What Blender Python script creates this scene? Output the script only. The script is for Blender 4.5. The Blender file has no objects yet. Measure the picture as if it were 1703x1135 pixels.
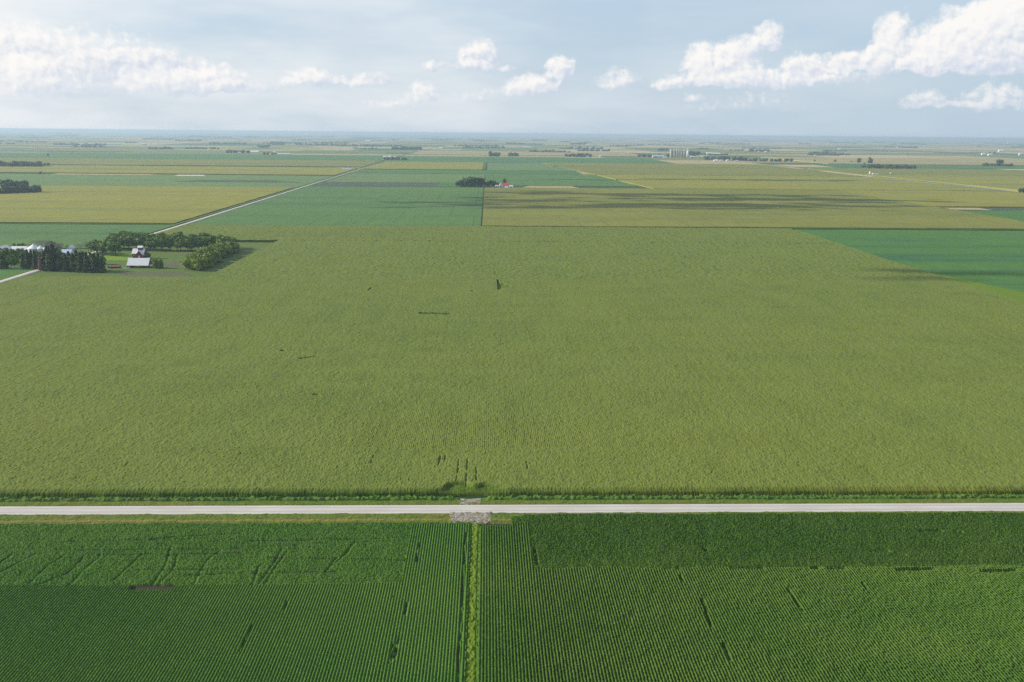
import bpy, bmesh, math, random
import numpy as np
from mathutils import Vector, Matrix
R_ = math.radians
scene = bpy.context.scene
col = scene.collection

# ---------------------------------------------------------------- camera
CAM_H = 120.0
F_PX, W_PX, H_PX = 1428.246, 1703.0, 1135.0
PITCH, YAW, ROLL = R_(13.588), R_(1.76723), R_(-0.545)
def gz(x, y):
    return 0.0*x
def cam_axes():
    sp, cp, sy, cy = math.sin(PITCH), math.cos(PITCH), math.sin(YAW), math.cos(YAW)
    f = Vector((sy*cp, cy*cp, -sp)); r0 = Vector((cy, -sy, 0)); u0 = Vector((sp*sy, sp*cy, cp))
    c, s = math.cos(ROLL), math.sin(ROLL)
    return f, r0*c - u0*s, r0*s + u0*c
FWD, RGT, UPV = cam_axes()
cam_d = bpy.data.cameras.new('camera'); cam = bpy.data.objects.new('camera', cam_d); col.objects.link(cam)
m = Matrix((RGT, UPV, -FWD)).transposed().to_4x4(); m.translation = (0, 0, CAM_H); cam.matrix_world = m
cam_d.sensor_width = 36.0; cam_d.sensor_fit = 'HORIZONTAL'; cam_d.lens = F_PX/W_PX*36.0
cam_d.clip_start = 1.0; cam_d.clip_end = 200000.0
scene.camera = cam

def at(px, py):
    """where the sight line through a point of the survey photo meets the ground"""
    d = FWD + RGT*((px-W_PX/2)/F_PX) + UPV*((H_PX/2-py)/F_PX)
    t = -CAM_H/d.z
    return d.x*t, d.y*t
def cv(x, y):
    """corrects a first survey of the field corners (made for a curved earth and a slightly different lens) to this plane"""
    f, (p, w, r) = 1423.17, [R_(q) for q in (13.89874, 1.69215, -.52534)]
    z = -(x*x+y*y)/14.8e6-122; X = x*math.cos(w)-y*math.sin(w); Y = x*math.sin(w)+y*math.cos(w)
    D = Y*math.cos(p)-z*math.sin(p); U = (Y*math.sin(p)+z*math.cos(p))/D; X /= D
    return at(W_PX/2+f*(X*math.cos(r)-U*math.sin(r)), H_PX/2-f*(X*math.sin(r)+U*math.cos(r)))

# ---------------------------------------------------------------- sun, sky, exposure
SUN_EL, SUN_AZ = R_(25), R_(-82)                # azimuth clockwise from north (+Y): the sun is in the west, a little behind the rows
sd = Vector((math.sin(SUN_AZ)*math.cos(SUN_EL), math.cos(SUN_AZ)*math.cos(SUN_EL), math.sin(SUN_EL)))
sl = bpy.data.lights.new('sun', 'SUN'); sl.energy = 5.0; sl.angle = R_(0.6); sl.color = (1.0, 0.93, 0.80)
so = bpy.data.objects.new('sun', sl); col.objects.link(so); so.rotation_euler = sd.to_track_quat('Z', 'Y').to_euler()
so.location = (0, 0, 300)
scene.view_settings.view_transform = 'Standard'; scene.view_settings.look = 'None'
scene.view_settings.exposure = 0.65; scene.view_settings.gamma = 1.0
scene.render.engine = 'CYCLES'
cy_ = scene.cycles
cy_.use_denoising = False                       # the fine grain of the crops would be smeared
cy_.max_bounces = 6; cy_.diffuse_bounces = 2; cy_.glossy_bounces = 1; cy_.transmission_bounces = 2
cy_.transparent_max_bounces = 6; cy_.volume_bounces = 1
cy_.use_adaptive_sampling = True; cy_.adaptive_threshold = 0.015

class NT:
    """small helper to write node graphs"""
    def __init__(s, tree): s.t = tree; s.n = tree.nodes; s.l = tree.links
    def node(s, kind, **kw):
        n = s.n.new(kind)
        for k, v in kw.items(): setattr(n, k, v)
        return n
    def put(s, sock, v):
        if isinstance(v, bpy.types.NodeSocket): s.l.new(v, sock)
        else:
            if hasattr(sock.default_value, '__len__') and not hasattr(v, '__len__'): v = (v,)*len(sock.default_value)
            if hasattr(sock.default_value, '__len__') and len(sock.default_value) == 4 and len(v) == 3: v = (*v, 1)
            sock.default_value = v
    def m(s, op, a, b=0.0, c=None, clamp=False):
        n = s.node('ShaderNodeMath', operation=op, use_clamp=clamp); s.put(n.inputs[0], a); s.put(n.inputs[1], b)
        if c is not None: s.put(n.inputs[2], c)
        return n.outputs[0]
    def v(s, op, a, b=(0, 0, 0), scale=None):
        n = s.node('ShaderNodeVectorMath', operation=op); s.put(n.inputs[0], a)
        if op not in ('LENGTH', 'ABSOLUTE', 'NORMALIZE', 'FLOOR', 'SCALE'): s.put(n.inputs[1], b)
        if scale is not None: s.put(n.inputs['Scale'], scale)
        return n.outputs['Value'] if op in ('LENGTH', 'DOT_PRODUCT') else n.outputs[0]
    def mix(s, f, a, b, mode='MIX'):
        n = s.node('ShaderNodeMix', data_type='RGBA', blend_type=mode); s.put(n.inputs[0], f); s.put(n.inputs[6], a); s.put(n.inputs[7], b)
        return n.outputs[2]
    def noise(s, vec, scale, detail=2, rough=.5, dims='3D'):
        n = s.node('ShaderNodeTexNoise', noise_dimensions=dims); s.put(n.inputs['Vector'], vec)
        n.inputs['Scale'].default_value = scale; n.inputs['Detail'].default_value = detail; n.inputs['Roughness'].default_value = rough
        return n.outputs[0]
    def ramp(s, f, stops, interp='LINEAR'):
        n = s.node('ShaderNodeValToRGB'); cr = n.color_ramp; cr.interpolation = interp
        while len(cr.elements) > 1: cr.elements.remove(cr.elements[-1])
        cr.elements[0].position = stops[0][0]; cr.elements[0].color = (*stops[0][1], 1) if len(stops[0][1]) == 3 else stops[0][1]
        for p, c in stops[1:]:
            e = cr.elements.new(p); e.color = (*c, 1)
        s.put(n.inputs[0], f); return n.outputs[0]
    def rng(s, f, a, b, c=0., d=1., smooth=False):
        n = s.node('ShaderNodeMapRange'); n.interpolation_type = 'SMOOTHSTEP' if smooth else 'LINEAR'
        s.put(n.inputs[0], f)
        for k, q in zip((1, 2, 3, 4), (a, b, c, d)): s.put(n.inputs[k], q)
        return n.outputs[0]
    def sep(s, vec):
        n = s.node('ShaderNodeSeparateXYZ'); s.put(n.inputs[0], vec); return n.outputs
    def comb(s, x, y, z=0.0):
        n = s.node('ShaderNodeCombineXYZ')
        for i, q in enumerate((x, y, z)): s.put(n.inputs[i], q)
        return n.outputs[0]

world = bpy.data.worlds.new('World'); scene.world = world; world.use_nodes = True
SKY_STRENGTH = 0.07
# cumulus banks: azimuth and elevation of the middle of each heap in degrees, half width, half height, weight
def ae(px, py):
    d = (FWD + RGT*((px-W_PX/2)/F_PX) + UPV*((H_PX/2-py)/F_PX)).normalized()
    return math.degrees(math.atan2(d.x, d.y)), math.degrees(math.asin(d.z))
CLOUDS = [
 (1690, 45, 75, 85, 1.5), (1600, 62, 65, 60, 1.3), (1540, 95, 110, 34, 1.0), (1660, 100, 120, 30, 1.2),
 (1487, 58, 32, 46, 1.15), (1410, 102, 60, 24, .8),
 (1277, 62, 26, 32, 1.1), (1232, 84, 36, 32, 1.1), (1178, 100, 44, 40, 1.15), (1215, 118, 60, 34, 1.1),
 (1125, 136, 48, 16, .9), (1265, 134, 95, 18, .95), (1332, 108, 34, 30, 1.0), (1400, 128, 75, 18, .6),
 (932, 112, 26, 30, 1.15), (885, 142, 52, 26, 1.1), (1028, 132, 38, 24, .75),
 (797, 86, 36, 32, 1.05), (792, 110, 52, 12, .8), (719, 109, 22, 14, .75), (843, 113, 16, 8, .7),
 (704, 154, 28, 26, 1.05), (655, 172, 55, 12, .7), (800, 158, 70, 22, .42),
 (520, 130, 46, 22, 1.0), (615, 132, 56, 16, .85),
 (352, 132, 66, 32, 1.1), (270, 136, 66, 34, .95), (410, 144, 70, 14, .6),
 (130, 86, 150, 58, .72), (60, 132, 130, 40, .85), (10, 60, 70, 40, .5), (260, 98, 110, 20, .5),
 (1542, 164, 46, 22, .8), (1658, 156, 48, 28, .8), (1650, 176, 90, 10, .6), (1250, 168, 110, 24, .38), (1146, 162, 20, 10, .6),
]
def build_world():
    k = NT(world.node_tree); k.n.clear()
    out = k.node('ShaderNodeOutputWorld'); bg = k.node('ShaderNodeBackground')
    sky = k.node('ShaderNodeTexSky', sky_type='NISHITA'); sky.sun_disc = False
    sky.sun_elevation = SUN_EL; sky.sun_rotation = SUN_AZ; sky.air_density = 1.0; sky.dust_density = 2.2; sky.ozone_density = 1.5; sky.altitude = 200
    tc = k.node('ShaderNodeTexCoord'); d = tc.outputs['Generated']
    x, y, z = k.sep(d)[:3]
    az = k.m('MULTIPLY', k.m('ARCTAN2', x, y), 57.29578); el = k.m('MULTIPLY', k.m('ARCSINE', z), 57.29578)
    P = k.comb(az, el)
    # warp the coordinates so that the heaps get billowing outlines
    w1 = k.node('ShaderNodeTexNoise', noise_dimensions='2D'); k.put(w1.inputs['Vector'], P)
    w1.inputs['Scale'].default_value = .75; w1.inputs['Detail'].default_value = 5; w1.inputs['Roughness'].default_value = .55
    wv = k.v('MULTIPLY', k.v('SUBTRACT', w1.outputs['Color'], (.5, .5, .5)), (1.35, .85, 0))
    Q = k.v('ADD', P, wv)
    tot = None; cnt = 0
    for (px, py, rx, ry, wt) in CLOUDS:
        a, e = ae(px, py); s = .0403; rx, ry = rx*1.14, ry*1.16; wt = wt+.06
        v = k.v('MULTIPLY', k.v('SUBTRACT', Q, (a, e-ry*s*.25, 0)), (1/(rx*s), 1/(ry*s), 0))
        # the underside is cut flatter than the top
        v2 = k.v('MULTIPLY_ADD', k.v('ABSOLUTE', v), (0, -.8, 0)); k.put(v2.node.inputs[2], k.v('MULTIPLY', v, (1, 1.8, 0)))
        b = k.m('MULTIPLY', k.m('MAXIMUM', k.m('SUBTRACT', 1.0, k.v('DOT_PRODUCT', v2, v2)), 0.0), wt)
        sh = k.v('DOT_PRODUCT', v, (-.28, .62, 0))
        shs = k.m('MULTIPLY', sh, b) if tot is None else k.m('MULTIPLY_ADD', sh, b, shs)
        tot = b if tot is None else k.m('ADD', tot, b)
        cnt += 1
        if cnt % 5 == 0:                                        # keeps the shader evaluation sequential, so that few values are alive at once
            Q = k.v('ADD', Q, k.comb(k.m('MULTIPLY', tot, 1e-7), 0.0))
    def billow(vec):
        n = k.noise(vec, 1.6, 6, .55, '2D')
        vo = k.node('ShaderNodeTexVoronoi', voronoi_dimensions='2D', feature='SMOOTH_F1'); k.put(vo.inputs['Vector'], k.v('ADD', vec, wv))
        vo.inputs['Scale'].default_value = 1.5; vo.inputs['Smoothness'].default_value = .8
        try: vo.inputs['Detail'].default_value = 2; vo.inputs['Roughness'].default_value = .6
        except KeyError: pass
        return k.m('SUBTRACT', k.m('ADD', n, .25), k.m('MULTIPLY', vo.outputs['Distance'], .42))
    b0 = billow(P); b1 = billow(k.v('ADD', P, (-.22, .22, 0)))
    dens = k.m('ADD', k.m('MINIMUM', tot, 1.1), k.m('MULTIPLY', k.m('SUBTRACT', b0, .5), .80))
    alpha = k.m('MULTIPLY', k.rng(dens, .10, .90, 0, 1, True), k.rng(tot, .0, .15, 0, 1, True))
    side = k.m('DIVIDE', shs, k.m('ADD', tot, .02))
    lit = k.m('ADD', k.m('MULTIPLY_ADD', side, .95, .66), k.m('MULTIPLY', k.m('SUBTRACT', b0, b1), .40), clamp=True)
    ccol = k.mix(k.rng(lit, .34, 1.05, 0, 1, True), (.375, .425, .51), (.640, .622, .60))
    # thin high veil, brighter towards the sun in the west
    veil = k.noise(k.v('MULTIPLY', P, (.05, .22, 0)), 1.0, 4, .6, '2D')
    haze = k.rng(az, -36, 34, .95, .08)
    vf = k.m('MULTIPLY', k.rng(veil, .30, .72, .25, 1.25), haze, clamp=True)
    low = k.rng(el, -1.5, 6.5, 1, 0, True)
    sc = k.v('SCALE', sky.outputs[0], scale=SKY_STRENGTH)
    sc = k.mix(.62, sc, (.365, .48, .60))                      # milky summer air thins out the blue
    sc = k.mix(k.m('MULTIPLY', low, .45), sc, (.34, .435, .515))
    sc = k.mix(vf, sc, (.565, .58, .59))
    fin = k.mix(k.m('MULTIPLY', alpha, k.rng(el, .5, 3.5, .35, .95)), sc, ccol)
    k.put(bg.inputs[0], fin); bg.inputs[1].default_value = 1.0
    k.l.new(bg.outputs[0], out.inputs[0])
    world.cycles.sampling_method = 'MANUAL'; world.cycles.sample_map_resolution = 256
build_world()

# ---------------------------------------------------------------- helpers
def tag(o, label=None, cat=None, group=None, kind=None):
    if label: o['label'] = label
    if cat: o['category'] = cat
    if group: o['group'] = group
    if kind: o['kind'] = kind
    return o
def link(name, me, parent=None):
    o = bpy.data.objects.new(name, me); col.objects.link(o)
    if parent is not None: o.parent = parent
    return o
def empty(name, loc, rz=0, **kw):
    o = bpy.data.objects.new(name, None); o.location = loc; o.rotation_euler = (0, 0, rz); o.empty_display_size = .5
    col.objects.link(o); return tag(o, **kw)
def raw_mesh(name, V, Q, mat, smooth=False):
    V = np.ascontiguousarray(V, np.float32); Q = np.ascontiguousarray(Q, np.int32)
    me = bpy.data.meshes.new(name); n, kk = Q.shape
    me.vertices.add(len(V)); me.vertices.foreach_set('co', V.ravel())
    me.loops.add(n*kk); me.loops.foreach_set('vertex_index', Q.ravel())
    me.polygons.add(n); me.polygons.foreach_set('loop_start', np.arange(n, dtype=np.int32)*kk)
    me.polygons.foreach_set('use_smooth', np.full(n, smooth, bool))
    me.update(calc_edges=True); me.materials.append(mat); return me
def vnoise(nx, ny, cx, cy, seed):
    """smooth value noise on an nx by ny grid, one lattice cell per cx by cy samples"""
    r = np.random.default_rng(seed)
    ax = np.arange(nx)/cx; ay = np.arange(ny)/cy
    g = r.random((int(ax[-1])+2, int(ay[-1])+2))
    ix = ax.astype(int); fx = ax-ix; fx = fx*fx*(3-2*fx); iy = ay.astype(int); fy = ay-iy; fy = fy*fy*(3-2*fy)
    g = g[ix]*(1-fx)[:, None] + g[ix+1]*fx[:, None]
    return g[:, iy]*(1-fy) + g[:, iy+1]*fy

class MB:
    """collects boxes, tubes and free faces into one mesh"""
    def __init__(s): s.v = []; s.f = []
    def add(s, vs, fs):
        n = len(s.v); s.v += [tuple(q) for q in vs]; s.f += [tuple(i+n for i in q) for q in fs]; return s
    def box(s, x0, x1, y0, y1, z0, z1):
        return s.add([(x0,y0,z0),(x1,y0,z0),(x1,y1,z0),(x0,y1,z0),(x0,y0,z1),(x1,y0,z1),(x1,y1,z1),(x0,y1,z1)],
                     [(0,3,2,1),(4,5,6,7),(0,1,5,4),(1,2,6,5),(2,3,7,6),(3,0,4,7)])
    def tube(s, p0, p1, r0, r1, n=6):
        p0, p1 = Vector(p0), Vector(p1); q = (p1-p0).to_track_quat('Z', 'Y')
        a = [p0+q@Vector((math.cos(t)*r0, math.sin(t)*r0, 0)) for t in [2*math.pi*i/n for i in range(n)]]
        b = [p1+q@Vector((math.cos(t)*r1, math.sin(t)*r1, 0)) for t in [2*math.pi*i/n for i in range(n)]]
        return s.add(a+b, [(i, (i+1)%n, n+(i+1)%n, n+i) for i in range(n)]+[tuple(range(n))[::-1], tuple(range(n, 2*n))])
    def lathe(s, prof, n=20, c=(0, 0)):
        vs = [(c[0]+math.cos(2*math.pi*i/n)*r, c[1]+math.sin(2*math.pi*i/n)*r, z) for r, z in prof for i in range(n)]
        fs = [(k*n+i, k*n+(i+1)%n, (k+1)*n+(i+1)%n, (k+1)*n+i) for k in range(len(prof)-1) for i in range(n)]
        return s.add(vs, fs+[tuple(range(n))[::-1], tuple((len(prof)-1)*n+i for i in range(n))])
    def mesh(s, name, mat, smooth=False):
        me = bpy.data.meshes.new(name); me.from_pydata(s.v, [], s.f); me.materials.append(mat)
        me.polygons.foreach_set('use_smooth', [smooth]*len(me.polygons))
        me.update(); return me
    def build(s, name, mat, parent=None, smooth=False): return link(name, s.mesh(name, mat, smooth), parent)

# ---------------------------------------------------------------- materials
def new_mat(name):
    mt = bpy.data.materials.new(name); mt.use_nodes = True; k = NT(mt.node_tree)
    b = k.n['Principled BSDF']; b.inputs['Roughness'].default_value = .85; b.inputs['Specular IOR Level'].default_value = .15
    return mt, k, b
def plain(name, c, rough=.7, var=.12, scale=.6, metal=0., spec=.3):
    mt, k, b = new_mat(name); p = k.node('ShaderNodeTexCoord').outputs['Object']
    n = k.noise(p, scale, 4, .65)
    k.put(b.inputs['Base Color'], k.mix(k.rng(n, .25, .75), tuple(q*(1-var) for q in c), tuple(min(1, q*(1+var)) for q in c)))
    b.inputs['Roughness'].default_value = rough; b.inputs['Metallic'].default_value = metal; b.inputs['Specular IOR Level'].default_value = spec
    return mt
def crop_mat(name, lo, hi, patch, patch_amt=.5, fine=2.2, big=.012, soil=None, top=None, topz=(0, 1), streak=None, bump=0., seed=0., passes=0., line=None, tram=0.):
    """plants: leaf-scale speckle between lo and hi, field-scale patches tinted with patch, bare soil where nothing grows, tassel colour on top"""
    mt, k, b = new_mat(name)
    P = k.node('ShaderNodeNewGeometry').outputs['Position']
    Ps = k.v('ADD', P, (seed*137.1, seed*71.7, 0))
    nf = k.noise(k.v('MULTIPLY', Ps, (1, .8, 1)), fine, 3, .7)
    c = k.mix(k.rng(nf, .30, .70), lo, hi)
    nb = k.noise(k.v('MULTIPLY', Ps, (.45, 1, 0)), big, 5, .6)
    c = k.mix(k.m('MULTIPLY', k.rng(nb, .42, .68), patch_amt), c, patch)
    nm = k.noise(k.v('MULTIPLY', Ps, (1, .25, 0)), big*9, 3, .6)
    c = k.mix(k.rng(nm, .3, .7, 0, .5), c, k.mix(1.0, c, (.72, .76, .72), 'MULTIPLY'))
    if streak is not None:
        ns = k.noise(k.v('MULTIPLY', Ps, (.10, 1, 0)), big*1.7, 4, .62)  # east-west tone streaks; on far crops the darker ones also paint in cloud shadow
        c = k.mix(k.m('MULTIPLY', k.rng(ns, .52, .66), .65), c, streak)
    if passes:
        # planter passes: strips of slightly different vigour running north-south
        x_, y_, _z = k.sep(P)[:3]
        np_ = k.noise(k.comb(k.m('MULTIPLY', x_, .16), k.m('MULTIPLY', y_, .0025)), 1.0, 4, .75)
        c = k.mix(k.rng(np_, .38, .64), k.mix(1.0, c, (1-passes, 1-passes, 1-passes*.8), 'MULTIPLY'), k.mix(1.0, c, (1+passes*.6, 1+passes*.5, 1.), 'MULTIPLY'))
    if tram:
        # sprayer wheelings every 36 m, thin and broken
        tx_ = k.m('ABSOLUTE', k.m('SUBTRACT', k.m('FRACT', k.m('DIVIDE', k.sep(P)[0], 36.0)), .5))
        tn = k.noise(k.v('MULTIPLY', P, (.02, .004, 0)), 1.0, 3, .6)
        c = k.mix(k.m('MULTIPLY', k.m('LESS_THAN', tx_, .022), k.rng(tn, .38, .6, 0, tram)), c, (.035, .06, .025))
    if line is not None:
        yl = k.m('ADD', k.sep(P)[1], k.m('MULTIPLY', k.noise(k.v('MULTIPLY', P, (.06, .5, 0)), 1.0, 4, .7), 2.2))
        c = k.mix(k.rng(k.m('ABSOLUTE', k.m('SUBTRACT', yl, line[0]+1.1)), line[1]*.3, line[1], .85, 0), c, line[2])
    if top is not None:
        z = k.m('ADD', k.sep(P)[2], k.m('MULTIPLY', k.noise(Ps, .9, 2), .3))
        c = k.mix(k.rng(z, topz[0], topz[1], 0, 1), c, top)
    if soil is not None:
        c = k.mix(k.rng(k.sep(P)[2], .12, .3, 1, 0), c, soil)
    k.put(b.inputs['Base Color'], c); b.inputs['Specular IOR Level'].default_value = .05; b.inputs['Roughness'].default_value = .9
    if bump:
        bn = k.node('ShaderNodeBump'); bn.inputs['Strength'].default_value = 1; bn.inputs['Distance'].default_value = bump
        k.put(bn.inputs['Height'], nf); k.l.new(bn.outputs[0], b.inputs['Normal'])
    return mt

SOIL = (.038, .034, .024)
M_soy_near = crop_mat('soybean_leaves_near', (.014, .054, .009), (.080, .166, .027), (.09, .15, .022), .40, 2.6, .02, soil=SOIL, seed=1)
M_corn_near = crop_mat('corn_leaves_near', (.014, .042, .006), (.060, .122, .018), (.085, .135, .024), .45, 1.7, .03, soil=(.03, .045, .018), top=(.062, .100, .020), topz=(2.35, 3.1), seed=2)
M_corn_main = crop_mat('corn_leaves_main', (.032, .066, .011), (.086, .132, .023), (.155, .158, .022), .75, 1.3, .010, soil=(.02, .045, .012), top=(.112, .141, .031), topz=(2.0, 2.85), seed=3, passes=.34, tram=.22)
M_corn_a = crop_mat('corn_tassel_olive', (.120, .135, .026), (.165, .168, .038), (.20, .185, .040), .6, .5, .007, streak=(.075, .10, .035), seed=4, tram=.3)
M_corn_b = crop_mat('corn_tassel_yellow', (.175, .172, .026), (.225, .208, .040), (.15, .17, .035), .6, .5, .006, streak=(.115, .130, .04), seed=5)
M_corn_c = crop_mat('corn_tassel_tan', (.26, .215, .10), (.31, .25, .12), (.20, .19, .08), .6, .5, .004, streak=(.14, .15, .06), seed=6)
M_soy_a = crop_mat('soybean_green', (.062, .125, .038), (.085, .155, .046), (.095, .16, .045), .5, .5, .006, streak=(.045, .10, .04), seed=7, tram=.6)
M_soy_b = crop_mat('soybean_deep_green', (.048, .118, .030), (.068, .145, .038), (.075, .15, .028), .5, .5, .008, streak=(.02, .075, .045), seed=8)
M_soy_c = crop_mat('soybean_pale_green', (.095, .150, .048), (.12, .18, .058), (.075, .135, .04), .5, .5, .006, streak=(.10, .12, .06), seed=9)
M_dark = crop_mat('low_dark_crop', (.055, .075, .05), (.075, .09, .06), (.045, .08, .05), .5, .5, .006, streak=(.09, .08, .07), seed=10)
M_straw = crop_mat('stubble_straw', (.26, .21, .10), (.32, .27, .13), (.22, .2, .1), .5, .5, .01, seed=11)
M_lawn = crop_mat('lawn', (.045, .10, .015), (.085, .16, .02), (.10, .18, .02), .5, .8, .03, seed=12)
M_rough = crop_mat('rough_grass', (.055, .095, .016), (.105, .150, .026), (.15, .13, .035), .35, 1.4, .09, streak=(.17, .125, .045), bump=.3, seed=13, line=(252.6, .8, (.19, .135, .045)))
M_lane = crop_mat('lane_grass', (.070, .130, .012), (.135, .190, .020), (.11, .16, .018), .5, 2.2, .1, bump=.2, seed=14)
M_weed = crop_mat('ditch_weeds', (.035, .090, .016), (.085, .160, .028), (.10, .14, .03), .5, 1.6, .12, seed=15)
M_lime = crop_mat('lime_grass', (.10, .17, .012), (.16, .24, .02), (.12, .2, .02), .4, .8, .06, seed=18)
M_yard = crop_mat('yard_grass', (.058, .098, .022), (.105, .142, .036), (.075, .13, .022), .6, .6, .05, streak=(.12, .105, .06), seed=17)
M_dirt = crop_mat('yard_dirt', (.075, .080, .045), (.12, .112, .07), (.07, .095, .03), .6, .8, .05, seed=16)

def gravel_mat():
    mt, k, b = new_mat('road_gravel'); P = k.node('ShaderNodeNewGeometry').outputs['Position']
    n = k.noise(P, 3.0, 5, .8); nb = k.noise(k.v('MULTIPLY', P, (.25, 1, 0)), .25, 4, .6)
    c = k.mix(k.rng(n, .3, .7), (.36, .34, .325), (.47, .45, .43)); c = k.mix(k.rng(nb, .35, .65, 0, .6), c, (.31, .29, .27))
    # two darker, packed wheel paths along the road
    y = k.sep(P)[1]
    for yc in (259.7, 262.5):
        wv = k.rng(k.m('ABSOLUTE', k.m('SUBTRACT', y, yc)), .15, .8, .55, 0, True)
        c = k.mix(wv, c, (.27, .255, .245))
    k.put(b.inputs['Base Color'], c); return mt
M_gravel = gravel_mat()
M_gravel2 = plain('lane_gravel', (.36, .34, .31), .9, .25, .8)
def rubble_mat():
    mt, k, b = new_mat('crossing_rubble'); P = k.node('ShaderNodeNewGeometry').outputs['Position']
    n = k.noise(P, 1.6, 6, .8); n2 = k.noise(k.v('MULTIPLY', P, (1, 1, 0)), .5, 3)
    c = k.ramp(n, [(.32, (.07, .06, .04)), (.47, (.17, .15, .135)), (.66, (.36, .335, .32))])
    c = k.mix(k.rng(n2, .5, .62, 0, .9), c, (.13, .12, .035))
    k.put(b.inputs['Base Color'], c); return mt
M_rubble = rubble_mat()

def ground_mat():
    """the plain beyond the nearer fields: half-mile blocks of corn and soybeans cut into strips, grass tracks between them"""
    mt, k, b = new_mat('prairie_fields'); P = k.node('ShaderNodeNewGeometry').outputs['Position']
    x, y, _ = k.sep(P)[:3]
    sx = k.m('ADD', k.m('DIVIDE', x, 804.0), .482+20); sy = k.m('ADD', k.m('DIVIDE', y, 804.0), .675+20)
    bx = k.m('FLOOR', sx); by = k.m('FLOOR', sy)
    def wn(vec):
        n = k.node('ShaderNodeTexWhiteNoise', noise_dimensions='3D'); k.put(n.inputs[0], vec); return n.outputs[0]
    which = wn(k.comb(bx, by, 3))
    # every block is split into 1 to 4 strips, the long way east-west or north-south
    n1 = k.m('ADD', k.m('FLOOR', k.m('MULTIPLY', wn(k.comb(bx, by, 7)), 3.99)), 1)
    ew = k.m('GREATER_THAN', which, .35)
    fr = k.m('ADD', k.m('MULTIPLY', k.m('FRACT', sy), ew), k.m('MULTIPLY', k.m('FRACT', sx), k.m('SUBTRACT', 1, ew)))
    st = k.m('FLOOR', k.m('MULTIPLY', fr, n1))
    r = wn(k.comb(bx, by, k.m('ADD', st, 11)))
    east = k.rng(x, -3000, 3000, 0, .22)
    r2 = k.m('ADD', r, east)
    c = k.ramp(r2, [(0, (.040, .10, .032)), (.16, (.095, .15, .05)), (.32, (.05, .085, .04)), (.40, (.14, .165, .05)), (.52, (.24, .215, .06)), (.68, (.32, .26, .12)), (.82, (.15, .155, .05)), (.91, (.38, .30, .17))], 'CONSTANT')
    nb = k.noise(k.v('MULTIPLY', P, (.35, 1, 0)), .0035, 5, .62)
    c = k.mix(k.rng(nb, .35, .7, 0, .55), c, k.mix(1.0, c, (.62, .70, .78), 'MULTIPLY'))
    nn = k.noise(k.v('MULTIPLY', P, (.6, 1, 0)), .02, 3, .6)
    c = k.mix(k.rng(nn, .5, .7, 0, .35), c, (.15, .13, .06))
    # gravel roads on the mile lines, with grass verges
    fx = k.m('FRACT', k.m('MULTIPLY', sx, .5)); fy = k.m('FRACT', k.m('MULTIPLY', sy, .5))
    e = k.m('MINIMUM', k.m('MINIMUM', fx, k.m('SUBTRACT', 1, fx)), k.m('MINIMUM', fy, k.m('SUBTRACT', 1, fy)))
    c = k.mix(k.m('LESS_THAN', e, .0065), c, (.08, .12, .035))
    c = k.mix(k.m('MULTIPLY', k.m('LESS_THAN', e, .002), k.m('GREATER_THAN', y, 4000)), c, (.36, .34, .31))
    near = k.m('LESS_THAN', k.v('LENGTH', k.v('MULTIPLY', P, (1, 1, 0))), 1500)
    c = k.mix(near, c, k.mix(k.noise(P, .6, 4, .7), (.050, .080, .02), (.12, .13, .045)))
    k.put(b.inputs['Base Color'], c); b.inputs['Specular IOR Level'].default_value = .03
    return mt
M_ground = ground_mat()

# ---------------------------------------------------------------- ground, roads
def signed_steps():
    a = [0]; s = 25.
    while a[-1] < 62000: a.append(a[-1]+s); s = min(s*1.06, 1500)
    return np.array([-q for q in a[:0:-1]]+a)
gx = signed_steps(); gy = gx
X, Y = np.meshgrid(gx, gy, indexing='ij'); n, mq = X.shape
V = np.stack([X, Y, gz(X, Y)], -1).reshape(-1, 3)
I = (np.arange(n-1)[:, None]*mq+np.arange(mq-1)).ravel()
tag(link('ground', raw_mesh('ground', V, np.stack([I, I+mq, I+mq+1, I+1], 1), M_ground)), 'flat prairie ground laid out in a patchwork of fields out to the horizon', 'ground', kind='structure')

def sheet(name, pts, mat, z=.01, step=60., parent=None, jitter=0., seed=0, **kw):
    """bilinear sheet over four ground corners, following the curve of the ground"""
    (ax, ay), (bx, by), (cx, cy), (dx, dy) = pts
    nu = max(1, int(max(math.hypot(bx-ax, by-ay), math.hypot(cx-dx, cy-dy))/step)); nv = max(1, int(max(math.hypot(dx-ax, dy-ay), math.hypot(cx-bx, cy-by))/step))
    nu = min(nu, 400); nv = min(nv, 400)
    u, v = np.meshgrid(np.linspace(0, 1, nu+1), np.linspace(0, 1, nv+1), indexing='ij')
    xx = (ax*(1-u)+bx*u)*(1-v)+(dx*(1-u)+cx*u)*v; yy = (ay*(1-u)+by*u)*(1-v)+(dy*(1-u)+cy*u)*v
    if jitter:
        r = np.random.default_rng(seed+5); edge = (u == 0)|(u == 1)|(v == 0)|(v == 1)
        xx = xx+edge*(r.random(xx.shape)-.5)*jitter; yy = yy+edge*(r.random(xx.shape)-.5)*jitter
    V = np.stack([xx, yy, gz(xx, yy)+z], -1).reshape(-1, 3); mq = nv+1
    I = (np.arange(nu)[:, None]*mq+np.arange(nv)).ravel()
    Q = np.stack([I, I+mq, I+mq+1, I+1], 1)
    o = link(name, raw_mesh(name, V, Q, mat), parent); return tag(o, **kw)
def rect(x0, x1, y0, y1): return [cv(x0, y0), cv(x1, y0), cv(x1, y1), cv(x0, y1)]
def quad(*p): return [cv(*q) for q in p]

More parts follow.
